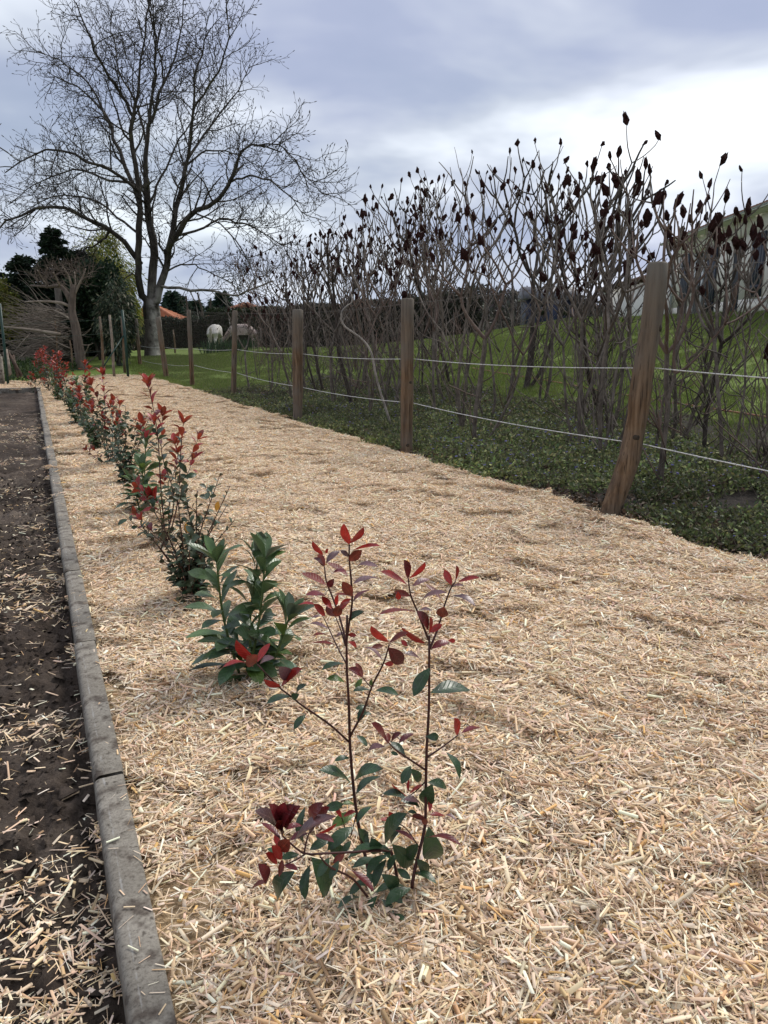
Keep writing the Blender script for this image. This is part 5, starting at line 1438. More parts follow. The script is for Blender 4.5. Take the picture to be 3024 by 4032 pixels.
LM = {
    'r': leaf_mat('young red leaf', (.30, .020, .015), (.34, .055, .028), (.30, .05, .04), .35, .3),
    'b': leaf_mat('brick red leaf', (.165, .026, .016), (.21, .050, .026), (.24, .06, .035), .38, .28),
    'm': leaf_mat('maroon leaf', (.125, .013, .016), (.13, .030, .022), (.13, .03, .03), .30, .15),
    'v': leaf_mat('dusty mauve leaf', (.130, .060, .062), (.12, .04, .03), (.17, .08, .075), .33, .1, .65),
    'g': leaf_mat('dark glossy leaf', (.028, .062, .024), (.055, .085, .040), (.05, .085, .045), .33, .12, .45, (.035, .05, .036)),
    'l': leaf_mat('light green leaf', (.070, .125, .022), (.10, .155, .035), (.12, .18, .05), .38, .25),
    'L': leaf_mat('laurel leaf', (.075, .128, .045), (.075, .120, .050), (.085, .13, .06), .36, .14, .5),
    'k': leaf_mat('dark laurel leaf', (.042, .082, .034), (.055, .09, .045), (.05, .085, .05), .32, .1, .5),
    'o': leaf_mat('olive leaf', (.055, .070, .034), (.085, .080, .048), (.085, .09, .055), .42, .12, .4),
    's': leaf_mat('grey green leaf', (.065, .098, .052), (.085, .105, .070), (.10, .12, .09), .38, .12, .5),
    'y': leaf_mat('yellowed leaf', (.42, .20, .03), (.40, .22, .05), (.45, .28, .08), .45, .25),
}
def leaf_shape(widest, wmax, curl, cup, wave, name, mat, nl=6):
    """unit leaf along +Y, face +Z; width factor wmax"""
    mb = MB(); V = []
    r = np.random.default_rng(int(abs(curl) * 1000 + cup * 100 + widest * 10))
    for i in range(nl + 1):
        tt = i / nl; y = tt
        w = (math.sin(min(tt, 1) ** (math.log(.5) / math.log(widest)) * math.pi)) ** .74 if 0 < tt < 1 else 0
        w = max(w, .05 if i == 0 else .004) * wmax / 2
        zc = (.04 + curl * .32) * math.sin(tt * math.pi)
        for s_ in (-1, -.5, 0, .5, 1):
            V.append((s_ * w, y, zc + cup * abs(s_) ** 1.3 * w + wave * math.sin(tt * 9 + s_ * 2) * abs(s_)))
    F = [(i * 5 + j, i * 5 + j + 1, (i + 1) * 5 + j + 1, (i + 1) * 5 + j) for i in range(nl) for j in range(4)]
    mb.add(V, F); return mb.mesh(name, mat)
LEAF = {}
SH = {'ph': (.53, .41), 'la': (.60, .38), 'el': (.5, .56), 'ro': (.5, .66)}
for sh, (wd, wm) in SH.items():
    for cv, (curl, cup, wave) in enumerate([(.05, .22, .006), (.22, .18, .010), (.38, .12, .012), (-.08, .34, .004)]):
        base = leaf_shape(wd, wm, curl, cup, wave, 'leaf', LM['g'], 6 if sh in ('ph', 'la') else 5)
        for key in LM:
            me = base.copy(); me.materials.clear(); me.materials.append(LM[key]); LEAF[(sh, cv, key)] = me
def put_leaf(parent, ploc, p, tip, nrm_, key, sh='ph', cv=1, wf=1.0, label=None):
    p = np.asarray(p, float); d = np.asarray(tip, float) - p; L = np.linalg.norm(d); y = d / L
    n_ = np.asarray(nrm_, float); z = nrm(n_ - y * (n_ @ y)); x = np.cross(y, z)
    o = mobj('leaf', LEAF[(sh, cv, key)], parent)
    q = p - ploc
    o.matrix_local = Matrix(((x[0] * L * wf, y[0] * L, z[0] * L, q[0]), (x[1] * L * wf, y[1] * L, z[1] * L, q[1]), (x[2] * L * wf, y[2] * L, z[2] * L, q[2]), (0, 0, 0, 1)))
    if label: o['label'] = label
    return o
M_STEMR = simple('dark red stem', [(.3, (.030, .010, .010)), (.7, (.075, .024, .020))], 30, .5, .2, .002)
M_STEMG = simple('green stem', [(.3, (.05, .075, .02)), (.7, (.09, .12, .035))], 30, .6, .2, .002)
M_STEMB = simple('brown stem', [(.3, (.055, .026, .018)), (.7, (.11, .055, .036))], 30, .7, .3, .002)

# ---- the front photinia, leaf by leaf (A and B: enlarged halves of the picture)
FA = lambda x, y: (1000 + x * .5787, 2000 + y * .5787)
FB = lambda x, y: (960 + x * .6028, 2780 + y * .6028)
F7 = lambda x, y: (600 + x * .8439, 2000 + y * .8439)
PB = G(1480, 3560, -.01); YF = PB[1]
front = thing('photinia', 'photinia sapling standing nearest, sparse, red tips above dark green leaves', 'shrub', PB, 'young shrubs in a row in the straw')
rf_ = np.random.default_rng(3)
def stem(parent, ploc, pts, r0, r1, mat, n=14):
    mb = MB(); P = smoothpath(pts, n); tube(mb, P, np.linspace(r0, r1, n), 7); mb.obj('stem', mat, parent, loc=ploc); return P
def yground(px, py):
    g = G(px, py, 0.0); return G(px, py, float(mulch_z(g[0], g[1])) + .012)[1] if py > 2600 else 99
def fpt(f, x, y, dy=0.0):
    q = f(x, y); return PD(*q, min(YF + dy, yground(*q)))
STEMS = [
    ([(FB, 850, 1330, 0), (FB, 826, 1130, .02), (FB, 762, 850, .05), (FB, 735, 690, .06), (FB, 710, 480, .06), (FB, 690, 200, .05), (FA, 648, 1380, .05), (FA, 632, 1100, .05), (FA, 630, 900, .05), (FA, 634, 730, .05)], .0042, .0022),
    ([(FA, 630, 900, .05), (FA, 645, 800, .04), (FA, 668, 640, .03), (FA, 660, 480, .02), (FA, 648, 350, .02), (FA, 648, 250, .02)], .0026, .0015),
    ([(FA, 630, 930, .05), (FA, 590, 770, .08), (FA, 535, 610, .10), (FA, 492, 500, .11), (FA, 480, 400, .12)], .0024, .0014),
    ([(FA, 628, 1060, .05), (FA, 560, 930, .09), (FA, 500, 800, .12), (FA, 470, 740, .13)], .0018, .0010),
    ([(FA, 622, 940, .05), (FA, 590, 830, .07), (FA, 555, 740, .08)], .0018, .0010),
    ([(FB, 696, 195, .05), (FA, 745, 1382, .02), (FA, 800, 1220, -.02), (FA, 880, 1060, -.05), (FA, 920, 930, -.07)], .0026, .0014),
    ([(FB, 684, 232, .05), (FB, 560, 120, .02), (FB, 385, 0, -.02), (F7, 655, 885, -.05), (F7, 590, 835, -.06), (F7, 490, 730, -.08)], .0024, .0014),
    ([(FA, 800, 1225, -.02), (FA, 765, 1185, 0), (FA, 738, 1150, .01)], .0014, .001),
    ([(FB, 1098, 1190, -.01), (FB, 1110, 1100, 0), (FB, 1150, 930, .02), (FB, 1185, 780, .04), (FB, 1188, 560, .05), (FB, 1195, 250, .05), (FA, 1190, 1382, .05), (FA, 1192, 1100, .05), (FA, 1192, 870, .05)], .0040, .0024),
    ([(FA, 1190, 900, .05), (FA, 1165, 840, .04), (FA, 1110, 700, .03), (FA, 1065, 590, .02), (FA, 1050, 480, .02)], .0025, .0014),
    ([(FA, 1195, 960, .05), (FA, 1240, 850, .07), (FA, 1275, 740, .09), (FA, 1300, 650, .10), (FA, 1340, 545, .11), (FA, 1372, 500, .12)], .0025, .0014),
    ([(FB, 1182, 415, .05), (FB, 1070, 340, .02), (FB, 985, 280, 0), (FB, 930, 220, -.02)], .0024, .0013),
    ([(FB, 1198, 335, .05), (FB, 1300, 265, .07), (FB, 1400, 190, .09)], .0024, .0013),
    ([(FB, 962, 945, .03), (FB, 850, 945, -.01), (FB, 700, 955, -.05), (FB, 540, 962, -.08), (FB, 400, 965, -.10), (FB, 320, 910, -.11), (FB, 255, 850, -.12)], .0030, .0016),
    ([(FB, 1010, 1200, .03), (FB, 990, 1060, .03), (FB, 962, 945, .03)], .0036, .003),
    ([(FB, 400, 968, -.10), (FB, 340, 1005, -.12), (FB, 265, 1040, -.13)], .0018, .0012),
    ([(FB, 395, 955, -.10), (FB, 415, 860, -.08), (FB, 440, 800, -.07)], .0018, .0012),
    ([(FB, 840, 1290, -.02), (FB, 780, 1210, -.05), (FB, 700, 1120, -.08), (FB, 560, 1050, -.11), (FB, 500, 985, -.12)], .0030, .0016),
    ([(FB, 735, 700, .06), (FB, 690, 860, .04), (FB, 640, 730, .02)], .0014, .001),
    ([(FB, 1180, 500, .05), (FB, 1120, 560, .06), (FB, 1072, 590, .06)], .0016, .001),
    ([(FB, 1150, 930, .02), (FB, 1060, 800, .02), (FB, 985, 760, .02)], .0016, .001),
]
for pts, a, b in STEMS:
    stem(front, PB, [fpt(f, x, y, dy) for f, x, y, dy in pts], a, b, M_STEMR)
def front_leaf(f, bx, by, tx, ty, w, key, dy):
    sc_px = .5787 if f is FA else .6028 if f is FB else .8439
    p0 = np.array(f(bx, by)); p1 = np.array(f(tx, ty)); l = np.linalg.norm(p1 - p0); wpx = w * sc_px * .86
    mpp = (YF + dy) / FPX                              # metres per picture dot there (about)
    ratio = .44
    Lapp, Wm = l * mpp, wpx * mpp
    Ltyp = rf_.uniform(.066, .082) if key in 'rbmv' else rf_.uniform(.070, .088)
    Lr = max(Lapp, min(Ltyp, Lapp * 1.16), Wm / .56)
    dd = math.sqrt(max(Lr * Lr - Lapp * Lapp, 0)); sg = -1 if rf_.random() < .62 else 1
    y0 = min(YF + dy, yground(*p0)); y1 = y0 + sg * dd
    if y1 > yground(*p1): y1 = min(y0 - dd, yground(*p1))
    P0 = PD(*p0, y0); P1 = PD(*p1, y1)
    y = nrm(P1 - P0); view = nrm(CAMP - P0); face = nrm(view - y * (view @ y)); side = np.cross(y, face)
    full = Lr * ratio; cs = min(1, Wm / full); roll = math.acos(max(.12, cs))
    # of the two possible rolls take the one whose face looks more to the sky
    cand = [face * math.cos(roll) + side * math.sin(roll) * s for s in (-1, 1)]
    n_ = max(cand, key=lambda q: q[2])
    if key in 'rb' and ty < by - 20: n_ = cand[int(rf_.random() < .5)]
    wf = 1.0 if cs < 1 else Wm / full
    cv = 3 if (key in 'rb' and ty < by) else int(rf_.integers(0, 3)) if key in 'rbm' else int(rf_.integers(1, 3))
    put_leaf(front, PB, P0, P1, n_, key, 'ph', cv, wf)
LA = """648 250 612 105 70 r .02|655 240 745 128 50 r .03|665 290 858 258 26 r 0|650 360 735 285 75 b .01|645 330 585 290 40 v .03|660 430 845 400 28 v 0|640 465 495 370 50 b .03|630 430 515 470 22 m .02|668 520 885 490 34 v -.02|668 600 600 500 80 b .01|672 640 785 560 34 m .03|665 600 540 590 20 b .02|660 640 580 680 30 b .03|
470 320 398 225 45 r .12|490 310 500 275 22 r .12|480 400 440 310 70 b .11|490 375 585 290 60 v .12|490 525 320 440 62 b .11|500 540 545 480 50 m .10|480 420 400 340 22 v .12|530 640 345 595 34 m .10|485 735 405 655 55 r .13|410 655 300 660 22 r .13|530 690 460 600 62 r .08|560 665 575 590 32 r .08|575 700 660 620 50 r .07|555 740 490 670 80 b .07|560 740 580 660 70 b .07|
500 820 325 820 20 v .12|480 745 390 750 18 v .13|545 930 390 920 20 b .09|510 870 400 870 20 b .11|555 880 620 850 28 v .09|640 860 700 870 38 r .05|640 910 700 950 34 r .05|710 950 870 1030 28 v .03|640 795 750 705 45 g .05|615 1060 458 1105 48 g .07|615 1185 490 1165 52 l .06|
915 915 795 800 58 r -.07|920 915 1050 850 45 b -.07|880 940 800 950 45 b -.05|1000 900 1045 940 45 r -.04|915 950 1015 1060 105 m -.08|1015 990 1135 1035 32 v -.05|885 1060 950 1060 45 r -.03|740 1150 690 1050 52 b .01|740 1150 640 1090 52 m .02|735 1160 690 1230 55 l .02|800 1210 800 1165 25 l -.02|790 1240 670 1250 38 g .0|825 1240 985 1275 62 g -.03|760 1345 690 1370 40 g .02|
1050 480 1020 350 55 m .02|1055 480 1165 365 42 r .03|1040 520 860 435 48 r .02|1065 600 955 570 62 b .02|980 570 985 625 42 r .01|1080 535 1195 485 48 v .02|1270 620 1160 515 45 b .09|1110 660 1310 575 32 v .02|1345 525 1295 420 72 r .11|1370 500 1375 390 26 r .12|1385 505 1535 475 40 r .12|1340 545 1430 530 22 v .11|1340 600 1510 670 48 v .10|1275 745 1290 670 88 b .09|1100 705 840 730 30 b .03|1185 830 1105 700 62 m .04|1190 860 1195 740 26 r .05|1190 850 1280 790 62 r .05|1170 920 1000 810 52 r .04|1120 700 1210 700 26 v .04|1205 960 1330 910 62 m .05|1320 900 1370 905 36 r .05|
1195 1090 1085 1285 125 g .03|1200 1260 1470 1240 104 g .04"""
L7 = """485 725 390 615 50 r -.08|490 720 550 630 46 r -.08|480 725 440 690 80 b -.09|500 730 570 700 28 v -.08|470 740 325 745 20 r -.08|600 835 520 800 36 r -.06|600 830 700 750 40 r -.06|640 790 590 740 70 v -.05|650 880 530 915 42 g -.05|650 885 685 870 36 g -.05|670 870 720 825 22 g -.05|715 965 660 1035 48 g -.03"""
LB = """745 105 790 0 75 g .03|780 55 835 50 26 g .03|735 190 808 265 52 g .05|690 340 592 360 46 g .05|695 500 490 420 64 g .04|720 490 910 410 74 g .05|730 580 890 460 64 g .04|940 250 830 110 42 m -.02|945 240 940 175 62 b -.02|960 240 1030 175 32 m -.02|1010 245 1110 180 48 m 0|920 265 805 300 42 v -.02|1055 340 955 230 68 g .02|960 300 1010 320 34 g 0|1090 390 1030 510 95 g .03|1090 410 1155 490 60 g .04|1190 200 1275 200 64 g .03|1395 190 1375 75 47 r .09|1420 180 1570 150 32 m .09|1320 300 1410 475 68 g .07|1200 500 1325 535 64 g .05|1230 510 1180 640 100 g .04|1070 590 960 500 24 r .06|1075 560 1080 480 32 r .06|1075 580 1170 520 22 r .06|1060 600 905 570 62 g .05|1150 660 1020 620 54 g .04|1180 670 1040 615 28 v .03|1215 690 1215 605 47 r .04|1070 690 1130 700 30 g .03|1190 740 1095 720 42 b .04|1200 765 1160 745 42 b .04|1210 715 1310 715 32 r .03|1310 710 1390 750 28 v .03|985 760 945 690 47 r .02|985 750 890 745 28 r .02|920 900 1065 700 88 g -.01|960 900 1030 790 54 g .02|985 810 1110 880 37 m -.01|1205 790 1245 1000 128 g .03|1190 860 1420 910 44 m -.01|
650 640 525 670 84 g .04|640 640 720 640 34 l .05|640 730 600 635 47 r .02|650 720 730 690 32 r .02|730 700 570 790 100 l .05|735 770 835 655 64 g .03|745 800 800 905 54 g .03|715 790 545 945 128 g .0|560 870 430 940 84 g -.03|970 905 1100 1040 112 g 0|960 940 670 1000 64 g 0|940 970 800 1110 84 g -.02|930 1000 850 1190 94 g -.01|900 1010 705 1060 60 g .03|1110 1090 1260 1160 62 g 0|1090 1190 920 1300 104 g -.04|1060 1180 860 1220 54 g 0|770 1250 610 1325 54 g -.05|800 1310 630 1440 84 g -.06|680 1200 760 1240 54 g 0|970 1380 1060 1390 48 g -.03|920 1250 940 1350 44 l 0|
250 845 65 685 65 v -.12|270 800 270 625 78 m -.12|280 790 370 650 72 m -.11|250 800 220 745 62 r -.13|270 810 380 780 48 m -.12|320 890 600 720 72 v -.11|445 770 520 630 64 m -.07|390 900 400 660 84 g -.05|490 830 610 765 32 r -.07|460 840 590 890 52 m -.08|235 945 300 870 84 b -.13|250 1000 180 910 62 r -.13|280 1000 150 930 62 g -.10|360 970 240 1000 64 g -.10|230 1115 250 1000 62 b -.13|265 1040 355 1070 46 m -.14|145 1160 90 1030 62 m -.13|330 1080 215 1250 94 g -.11|430 1040 400 1270 104 g -.10|440 990 540 1240 118 g -.11|660 960 580 1030 72 b -.05|700 1070 850 1215 64 m -.09|150 1150 50 1190 32 b -.12|800 1080 870 990 60 g .03|1000 1060 1090 1130 70 g .02|870 900 960 1000 70 g .04|700 880 640 960 66 g .0|1010 960 940 1080 70 g .03|255 850 160 640 60 m -.12|265 830 330 640 60 m -.12|240 870 110 760 50 m -.13|470 790 560 660 60 m -.07|430 830 500 720 60 v -.08|300 880 420 830 60 m -.10|240 930 200 840 60 r -.13|220 1030 140 960 50 r -.13|600 900 470 850 80 g -.02|650 980 560 900 90 g 0|820 900 760 820 80 g .03|880 960 830 860 80 g .02|900 1100 1010 1180 90 g -.02|860 1100 760 1170 90 g -.02|780 1130 690 1230 80 g -.04|950 1200 1040 1290 80 g -.04|870 1240 800 1380 80 g -.05|900 1260 980 1380 70 g -.05|1130 1000 1200 1100 70 g 0|1050 1000 1140 900 80 g .02|560 990 480 1120 90 g -.1|620 1010 560 1130 80 g -.09"""
for f, T_ in ((FA, LA), (F7, L7), (FB, LB)):
    for ln in T_.replace('\n', '').split('|'):
        if not ln.strip(): continue
        a = ln.split(); front_leaf(f, float(a[0]), float(a[1]), float(a[2]), float(a[3]), float(a[4]), a[5], float(a[6]))

# ---- the others
def leaves_on(parent, ploc, P, r, sh, keyf, sizef, n, start, elev, cvs=(0, 1, 2), gold=True, rosette=None, rk=None, wf=1.0):
    a0 = r.uniform(0, 6.28)
    for i in range(n):
        tt = start + (1 - start) * (i + .5 * r.random()) / n; k = tt * (len(P) - 1); a = min(int(k), len(P) - 2); q = P[a] + (P[a + 1] - P[a]) * (k - a)
        ax = nrm(P[a + 1] - P[a]); az = a0 + i * 2.4 + r.normal(0, .3)
        e1 = nrm(np.cross(ax, np.array([.3, .9, .1]))); e2 = np.cross(ax, e1); rad = e1 * math.cos(az) + e2 * math.sin(az)
        el = elev(tt) + r.normal(0, .2); d = rad * math.cos(el) + ax * math.sin(el); L = sizef(tt) * r.uniform(.75, 1.2)
        key = keyf(tt, r); nn = nrm(ax * math.cos(el) - rad * math.sin(el) + r.normal(0, .25, 3))
        put_leaf(parent, ploc, q + d * .004, q + d * L, nn, key, sh, int(cvs[r.integers(0, len(cvs))]), wf * r.uniform(.9, 1.1))
    if rosette:
        q = P[-1]; ax = nrm(P[-1] - P[-2]); e1 = nrm(np.cross(ax, np.array([.3, .9, .1]))); e2 = np.cross(ax, e1)
        for j in range(rosette):
            az = j * 6.28 / rosette + r.uniform(0, 1); rad = e1 * math.cos(az) + e2 * math.sin(az); el = r.uniform(.45, 1.2); d = rad * math.cos(el) + ax * math.sin(el)
            put_leaf(parent, ploc, q, q + d * sizef(1) * r.uniform(.75, 1.1), nrm(ax * math.cos(el) - rad * math.sin(el)), rk[r.integers(0, len(rk))], sh, 3 if r.random() < .6 else 0)
def photinia(base, h, seed, label, ns=4, lowred=True, spread=.16, leafn=17, lean=(0, 0), tops=None):
    r = np.random.default_rng(seed); base = np.asarray(base, float); t_ = thing('photinia', label, 'shrub', base, 'young shrubs in a row in the straw')
    for s in range(ns):
        hh = h * (1 if s == 0 else r.uniform(.62, .95)); a = r.uniform(0, 6.28); sp = spread * r.uniform(.4, 1.2) * (.5 if s == 0 else 1)
        e = base + np.array([math.cos(a) * sp + lean[0], math.sin(a) * sp + lean[1], hh])
        if tops and s < len(tops): e = np.asarray(tops[s], float); hh = e[2] - base[2]
        P = smoothpath([base + np.array([r.normal(0, .02), r.normal(0, .02), -.02]), base + (e - base) * .35 + r.normal(0, .02, 3), base + (e - base) * .7 + r.normal(0, .02, 3), e], 12)
        stem(t_, base, P, .0045, .0016, M_STEMR)
        leaves_on(t_, base, P, r, 'ph', lambda tt, q: ('r' if q.random() < .7 else 'b' if q.random() < .6 else 'm') if tt > .68 + q.normal(0, .06) else ('g' if q.random() < .75 else 's'), lambda tt: .090 if tt < .7 else .082, int(leafn * 1.55 * hh / .8), .08, lambda tt: -.1 + .75 * tt, rosette=6, rk='rrrb')
        for b in range(2 if s < 3 else 1):
            tt = r.uniform(.3, .75); q = P[int(tt * 11)]; az = r.uniform(0, 6.28); L = r.uniform(.10, .24); d = np.array([math.cos(az) * .6, math.sin(az) * .6, .8])
            P2 = smoothpath([q, q + d * L * .5 + np.array([math.cos(az), math.sin(az), 0]) * .02, q + d * L], 6); stem(t_, base, P2, .002, .0012, M_STEMR, 6)
            leaves_on(t_, base, P2, r, 'ph', lambda tt, q: 'r' if tt > .5 else 'g', lambda tt: .075, 5, .2, lambda tt: .5, rosette=4, rk='rrb')
    if lowred:
        for b in range(2):
            az = r.uniform(2.2, 4.4); P2 = smoothpath([base, base + np.array([math.cos(az) * .1, math.sin(az) * .06, .08]), base + np.array([math.cos(az) * .19, math.sin(az) * .1, .17])], 6); stem(t_, base, P2, .0025, .0013, M_STEMR, 6)
            leaves_on(t_, base, P2, r, 'ph', lambda tt, q: 'm' if tt > .4 else 'g', lambda tt: .065, 6, .2, lambda tt: .4, rosette=5, rk='rmb')
    return t_
def laurel(base, tops, seed, label, light=.3, lsize=.105, low=12):
    r = np.random.default_rng(seed); base = np.asarray(base, float); t_ = thing('laurel', label, 'shrub', base, 'young shrubs in a row in the straw')
    for e in tops:
        e = np.asarray(e, float); b0 = base + np.array([(e[0] - base[0]) * .35 + r.normal(0, .01), r.normal(0, .02), -.02])
        P = smoothpath([b0, b0 + (e - b0) * .5 + np.array([r.normal(0, .012), r.normal(0, .012), 0]), e], 12); stem(t_, base, P, .0055, .003, M_STEMG)
        H = e[2] - base[2]
        leaves_on(t_, base, P, r, 'la', lambda tt, q: 'k' if tt < .5 and q.random() < .75 else ('l' if tt > .75 and q.random() < light else 'L'), lambda tt: lsize * (1.08 - .25 * tt), int(30 * H / .45), .04, lambda tt: -.05 + .8 * tt, cvs=(0, 1, 1, 2), rosette=6, rk='LLl' if light > .2 else 'LLs')
    for j in range(low):
        az = j * 6.28 / low + r.uniform(0, .5); q = base + np.array([math.cos(az) * .03, math.sin(az) * .03, r.uniform(.03, .12)]); el = r.uniform(-.25, .45); d = np.array([math.cos(az) * math.cos(el), math.sin(az) * math.cos(el), math.sin(el)])
        put_leaf(t_, base, q, q + d * lsize * r.uniform(.8, 1.15), nrm(np.array([-math.cos(az) * math.sin(el), -math.sin(az) * math.sin(el), math.cos(el)])), 'k' if r.random() < .7 else 'l', 'la', 1)
    return t_
def elaeagnus(base, h, seed, label, ns=8, spread=.24, nl=13, sh='el', keys='ooosg', size=.062, stemm=None, bare=.3, yellow=0):
    r = np.random.default_rng(seed); base = np.asarray(base, float); t_ = thing('elaeagnus', label, 'shrub', base, 'young shrubs in a row in the straw')
    for s in range(ns):
        hh = h * (1 if s == 0 else r.uniform(.5, .95)); a = r.uniform(0, 6.28); sp = spread * r.uniform(.2, 1.1)
        e = base + np.array([math.cos(a) * sp, math.sin(a) * sp, hh])
        P = smoothpath([base + np.array([math.cos(a) * .03, math.sin(a) * .03, -.02]), base + (e - base) * np.array([.3, .3, .45]) + r.normal(0, .015, 3), e], 12); stem(t_, base, P, .0048, .0016, stemm or M_STEMB)
        leaves_on(t_, base, P, r, sh, lambda tt, q: keys[q.integers(0, len(keys))], lambda tt: size * (1.15 - .6 * tt), int(nl * hh / .6), .06, lambda tt: -.15 + .6 * tt, cvs=(0, 1, 2), wf=1.0)
        for b in range(3):
            tt = r.uniform(.25, .9); q = P[int(tt * 11)]; az = r.uniform(0, 6.28); L = r.uniform(.06, .18); d = np.array([math.cos(az) * .7, math.sin(az) * .7, .75]); P2 = smoothpath([q, q + d * L * .5, q + d * L + r.normal(0, .01, 3)], 5); stem(t_, base, P2, .0018, .001, stemm or M_STEMB, 5)
            leaves_on(t_, base, P2, r, sh, lambda tt, q: keys[q.integers(0, len(keys))], lambda tt: size * .7, 7, .15, lambda tt: .4, cvs=(0, 1, 3))
    for k in range(yellow):
        q = base + np.array([(.125, .0)[k], -.02, (.43, .33)[k]]); put_leaf(t_, base, q, q + np.array([.012 * (1 - 2 * k), -.01, .048]), (0.2, -1, .2), 'y', 'el', 0, .8, 'yellowed orange leaf')
    return t_
B2 = G(965, 2655, -.005)
laurel(B2, [PD(853, 2215, B2[1]), PD(1045, 2200, B2[1] + .03), PD(1015, 2205, B2[1] + .1), PD(1135, 2440, B2[1] - .03)], 21, 'bushy cherry laurel with two leafy shoots directly behind the nearest photinia', .12, .135, 20)
B3 = G(765, 2375, -.005); elaeagnus(B3, .62, 22, 'twiggy olive leaved elaeagnus with one orange leaf behind the first laurel', 14, .30, 32, yellow=2)
B4 = G(665, 2150, -.005)
photinia(B4, .92, 23, 'tall photinia with bright red tips between the elaeagnus and the second laurel', 5, True, .15, 13, tops=[PD(583, 1515, B4[1]), PD(722, 1668, B4[1] + .05), PD(640, 1640, B4[1] + .15), PD(600, 1960, B4[1] - .1), PD(690, 1750, B4[1] + .2)])
B5 = G(560, 2012, -.005)
laurel(B5, [PD(575, 1725, B5[1]), PD(560, 1850, B5[1] - .12), PD(520, 1895, B5[1] + .05)], 24, 'light green cherry laurel at the foot of the tall photinia', .7, .14, 16)
ROW = [((505, 1905), 'e', .66, 'dense grey green elaeagnus just beyond the light green laurel'), ((430, 1838), 'p', .86, 'bushy photinia with maroon low shoots, fourth shrub from the far kerb corner side'), ((385, 1770), 'e2', .55, 'leafy green shrub tucked behind the maroon footed photinia'),
       ((345, 1712), 'p', .88, 'upright photinia with narrow red crown midway along the row'), ((310, 1668), 'l', .6, 'dark laurel in the far half of the row, overlapped by red photinias'), ((285, 1632), 'e2', .62, 'pale green rounded shrub in the far half of the row'),
       ((258, 1602), 'p', .92, 'photinia with dense scarlet top before the cut trunk'), ((236, 1578), 'e2', .75, 'yellowish green shrub among the last red photinias'), ((215, 1558), 'p', .98, 'photinia with wide scarlet head near the end of the row'), ((196, 1541), 'p', 1.0, 'second last photinia, red head rising against the brushwood'), ((178, 1527), 'p', .92, 'last photinia of the row, farthest from us')]
for k, (b, kd, h, lab) in enumerate(ROW):
    g = G(*b, 0.0); g[2] = float(mulch_z(g[0], g[1])) - .01
    if kd == 'p': photinia(g, h, 600 + k, lab, 6 if k > 5 else 5, k in (1,), .17, 17 if k < 6 else 15)
    elif kd == 'l': laurel(g, [g + np.array([.02, 0, h]), g + np.array([.12, .1, h * .8]), g + np.array([-.1, .05, h * .7])], 600 + k, lab, .4, .13, 14)
    elif kd == 'e': elaeagnus(g, h, 600 + k, lab, 10, .24, 28, 'ro', 'ssgo', .065, M_STEMB)
    else: elaeagnus(g, h, 600 + k, lab, 10, .24, 27, 'ro', 'llsL' if k > 5 else 'gsLs', .07, M_STEMG)
g = G(168, 1545, 0); photinia(g + np.array([-.1, -.1, 0]), .42, 650, 'low photinia sprig with maroon leaves leaning over the far kerb corner', 3, True, .2, 9)
g = G(20, 1478, 0.05); fresh('dock_plant', 'broad leaved green weed at the foot of the concrete post', (18, 1505), .35, 16, .3, .09, np.array([(.05, .085, .03), (.07, .11, .045)]), 9, 'plant', .12)

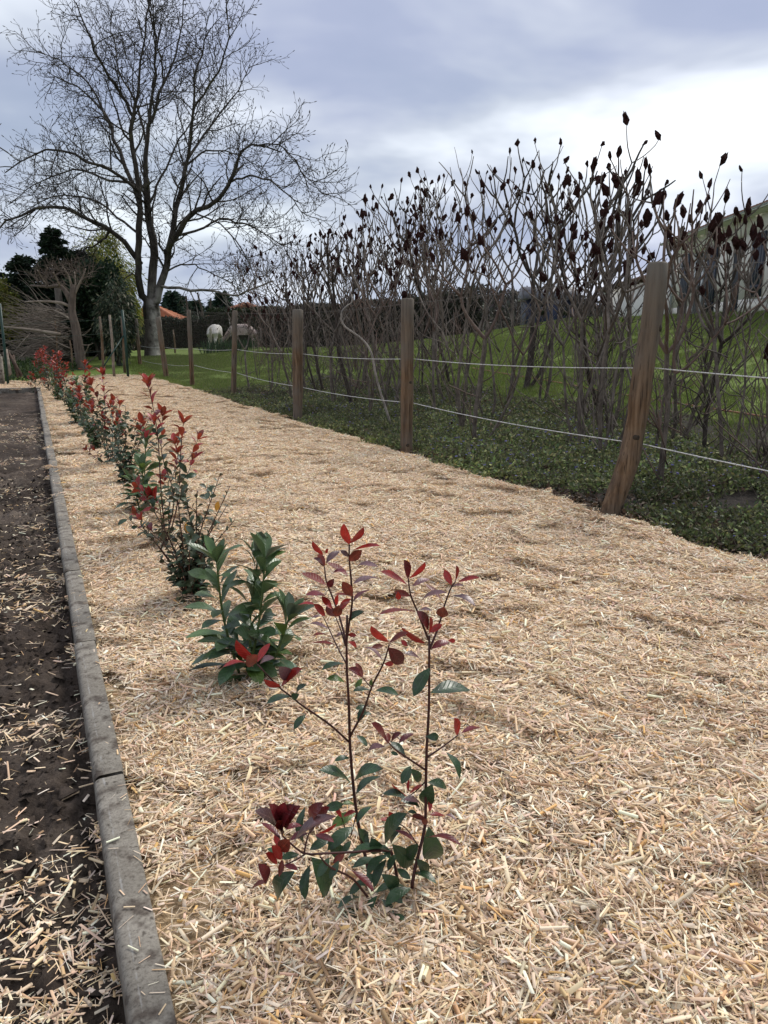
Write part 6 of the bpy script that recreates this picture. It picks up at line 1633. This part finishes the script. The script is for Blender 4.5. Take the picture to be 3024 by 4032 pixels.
# ================================================================== horses grazing before the far hedge
def horse(loc, yaw, sc, label, cols, tailc, muzzle):
    hs = thing('horse', label, 'horse', loc, 'horses in the paddock'); hs.rotation_euler = (0, 0, yaw); hs.scale = (sc, sc, sc)
    # skeleton along +X (head), grazing
    vs = [(-.62, 0, 1.10, .30, .31), (-.30, 0, 1.12, .31, .32), (.10, 0, 1.06, .31, .34), (.45, 0, 1.10, .28, .33), (.70, 0, 1.08, .19, .27), (.95, 0, .82, .13, .18), (1.18, 0, .52, .11, .15), (1.30, 0, .36, .10, .12), (1.22, 0, .17, .075, .085), (1.17, 0, .05, .06, .06)]
    e = [(i, i + 1) for i in range(9)]
    def leg(root, pts):
        a = root
        for p in pts: vs.append(p); e.append((a, len(vs) - 1)); a = len(vs) - 1
    for s in (-1, 1):
        o = .08 * s
        leg(0, [(-.66, .17 * s, .88, .17, .19), (-.55 + o, .18 * s, .66, .10, .12), (-.74 + o, .17 * s, .46, .062, .07), (-.70 + o, .17 * s, .16, .045, .05), (-.66 + o, .17 * s, .03, .062, .065)])
        leg(3, [(.48, .16 * s, .78, .12, .14), (.50 - o, .16 * s, .46, .065, .07), (.50 - o, .16 * s, .15, .043, .046), (.53 - o, .16 * s, .03, .06, .062)])
    me = bpy.data.meshes.new('body'); me.from_pydata([v[:3] for v in vs], e, []); me.update()
    o = mobj('body', me, hs); me.materials.append(cols)
    sk = o.modifiers.new('skin', 'SKIN'); 
    if not me.skin_vertices: pass
    for i, v in enumerate(vs):
        d = me.skin_vertices[0].data[i]; d.radius = (v[3], v[4]); d.use_root = (i == 2)
    ss = o.modifiers.new('smooth', 'SUBSURF'); ss.levels = 2; ss.render_levels = 2
    for p in me.polygons: p.use_smooth = True
    sk.use_smooth_shade = True
    r = np.random.default_rng(1)
    mb = MB()
    for k in range(40):
        a = np.array([-.90 + r.normal(0, .02), r.normal(0, .03), 1.22]); tube(mb, smoothpath([a, a + np.array([-.10, r.normal(0, .03), -.2]), a + np.array([-.06 + r.normal(0, .03), r.normal(0, .05), -.85 * r.uniform(.7, 1)])], 6), np.linspace(.016, .004, 6), 4, cap=False)
    mb.obj('tail', tailc, hs)
    mb = MB()
    for k in range(40):
        s = k / 40; a = np.array([.62 + .62 * s, .02, 1.30 - .78 * s]); tube(mb, [a, a + np.array([.02, .12, -.06]), a + np.array([.03, .16, -.24])], [.016, .012, .004], 4, cap=False)
    mb.obj('mane', tailc, hs)
    for s in (-1, 1):
        mb = MB(); tube(mb, [(1.28, .07 * s, .46), (1.35, .10 * s, .53), (1.38, .11 * s, .60)], [.03, .035, .006], 6); mb.obj('ear', cols, hs)
        mb = MB(); tube(mb, [(1.30, .085 * s, .30), (1.305, .095 * s, .30)], [.022, .014], 8); mb.obj('eye', M_GLASS, hs)
    return hs
M_HW = simple('white coat', [(.3, (.44, .41, .37)), (.7, (.62, .60, .55))], 2, .8, 0)
M_HR = simple('roan coat', [(.3, (.32, .24, .21)), (.6, (.44, .36, .33)), (.8, (.60, .55, .51))], 2.2, .8, 0)
M_HT = simple('pale hair', [(.3, (.42, .37, .30)), (.7, (.60, .56, .49))], 5, .8, 0)
M_HTD = simple('grey hair', [(.3, (.20, .16, .14)), (.7, (.34, .28, .25))], 5, .8, 0)
hl = at(850, 40.0); horse(hl, math.radians(86), .90, 'white horse seen from behind, grazing before the far hedge', M_HW, M_HT, None)
hl = at(962, 40.5); horse(hl, math.radians(176), .88, 'pinkish grey roan horse grazing side on, half hidden by bare sumac twigs', M_HR, M_HTD, None)
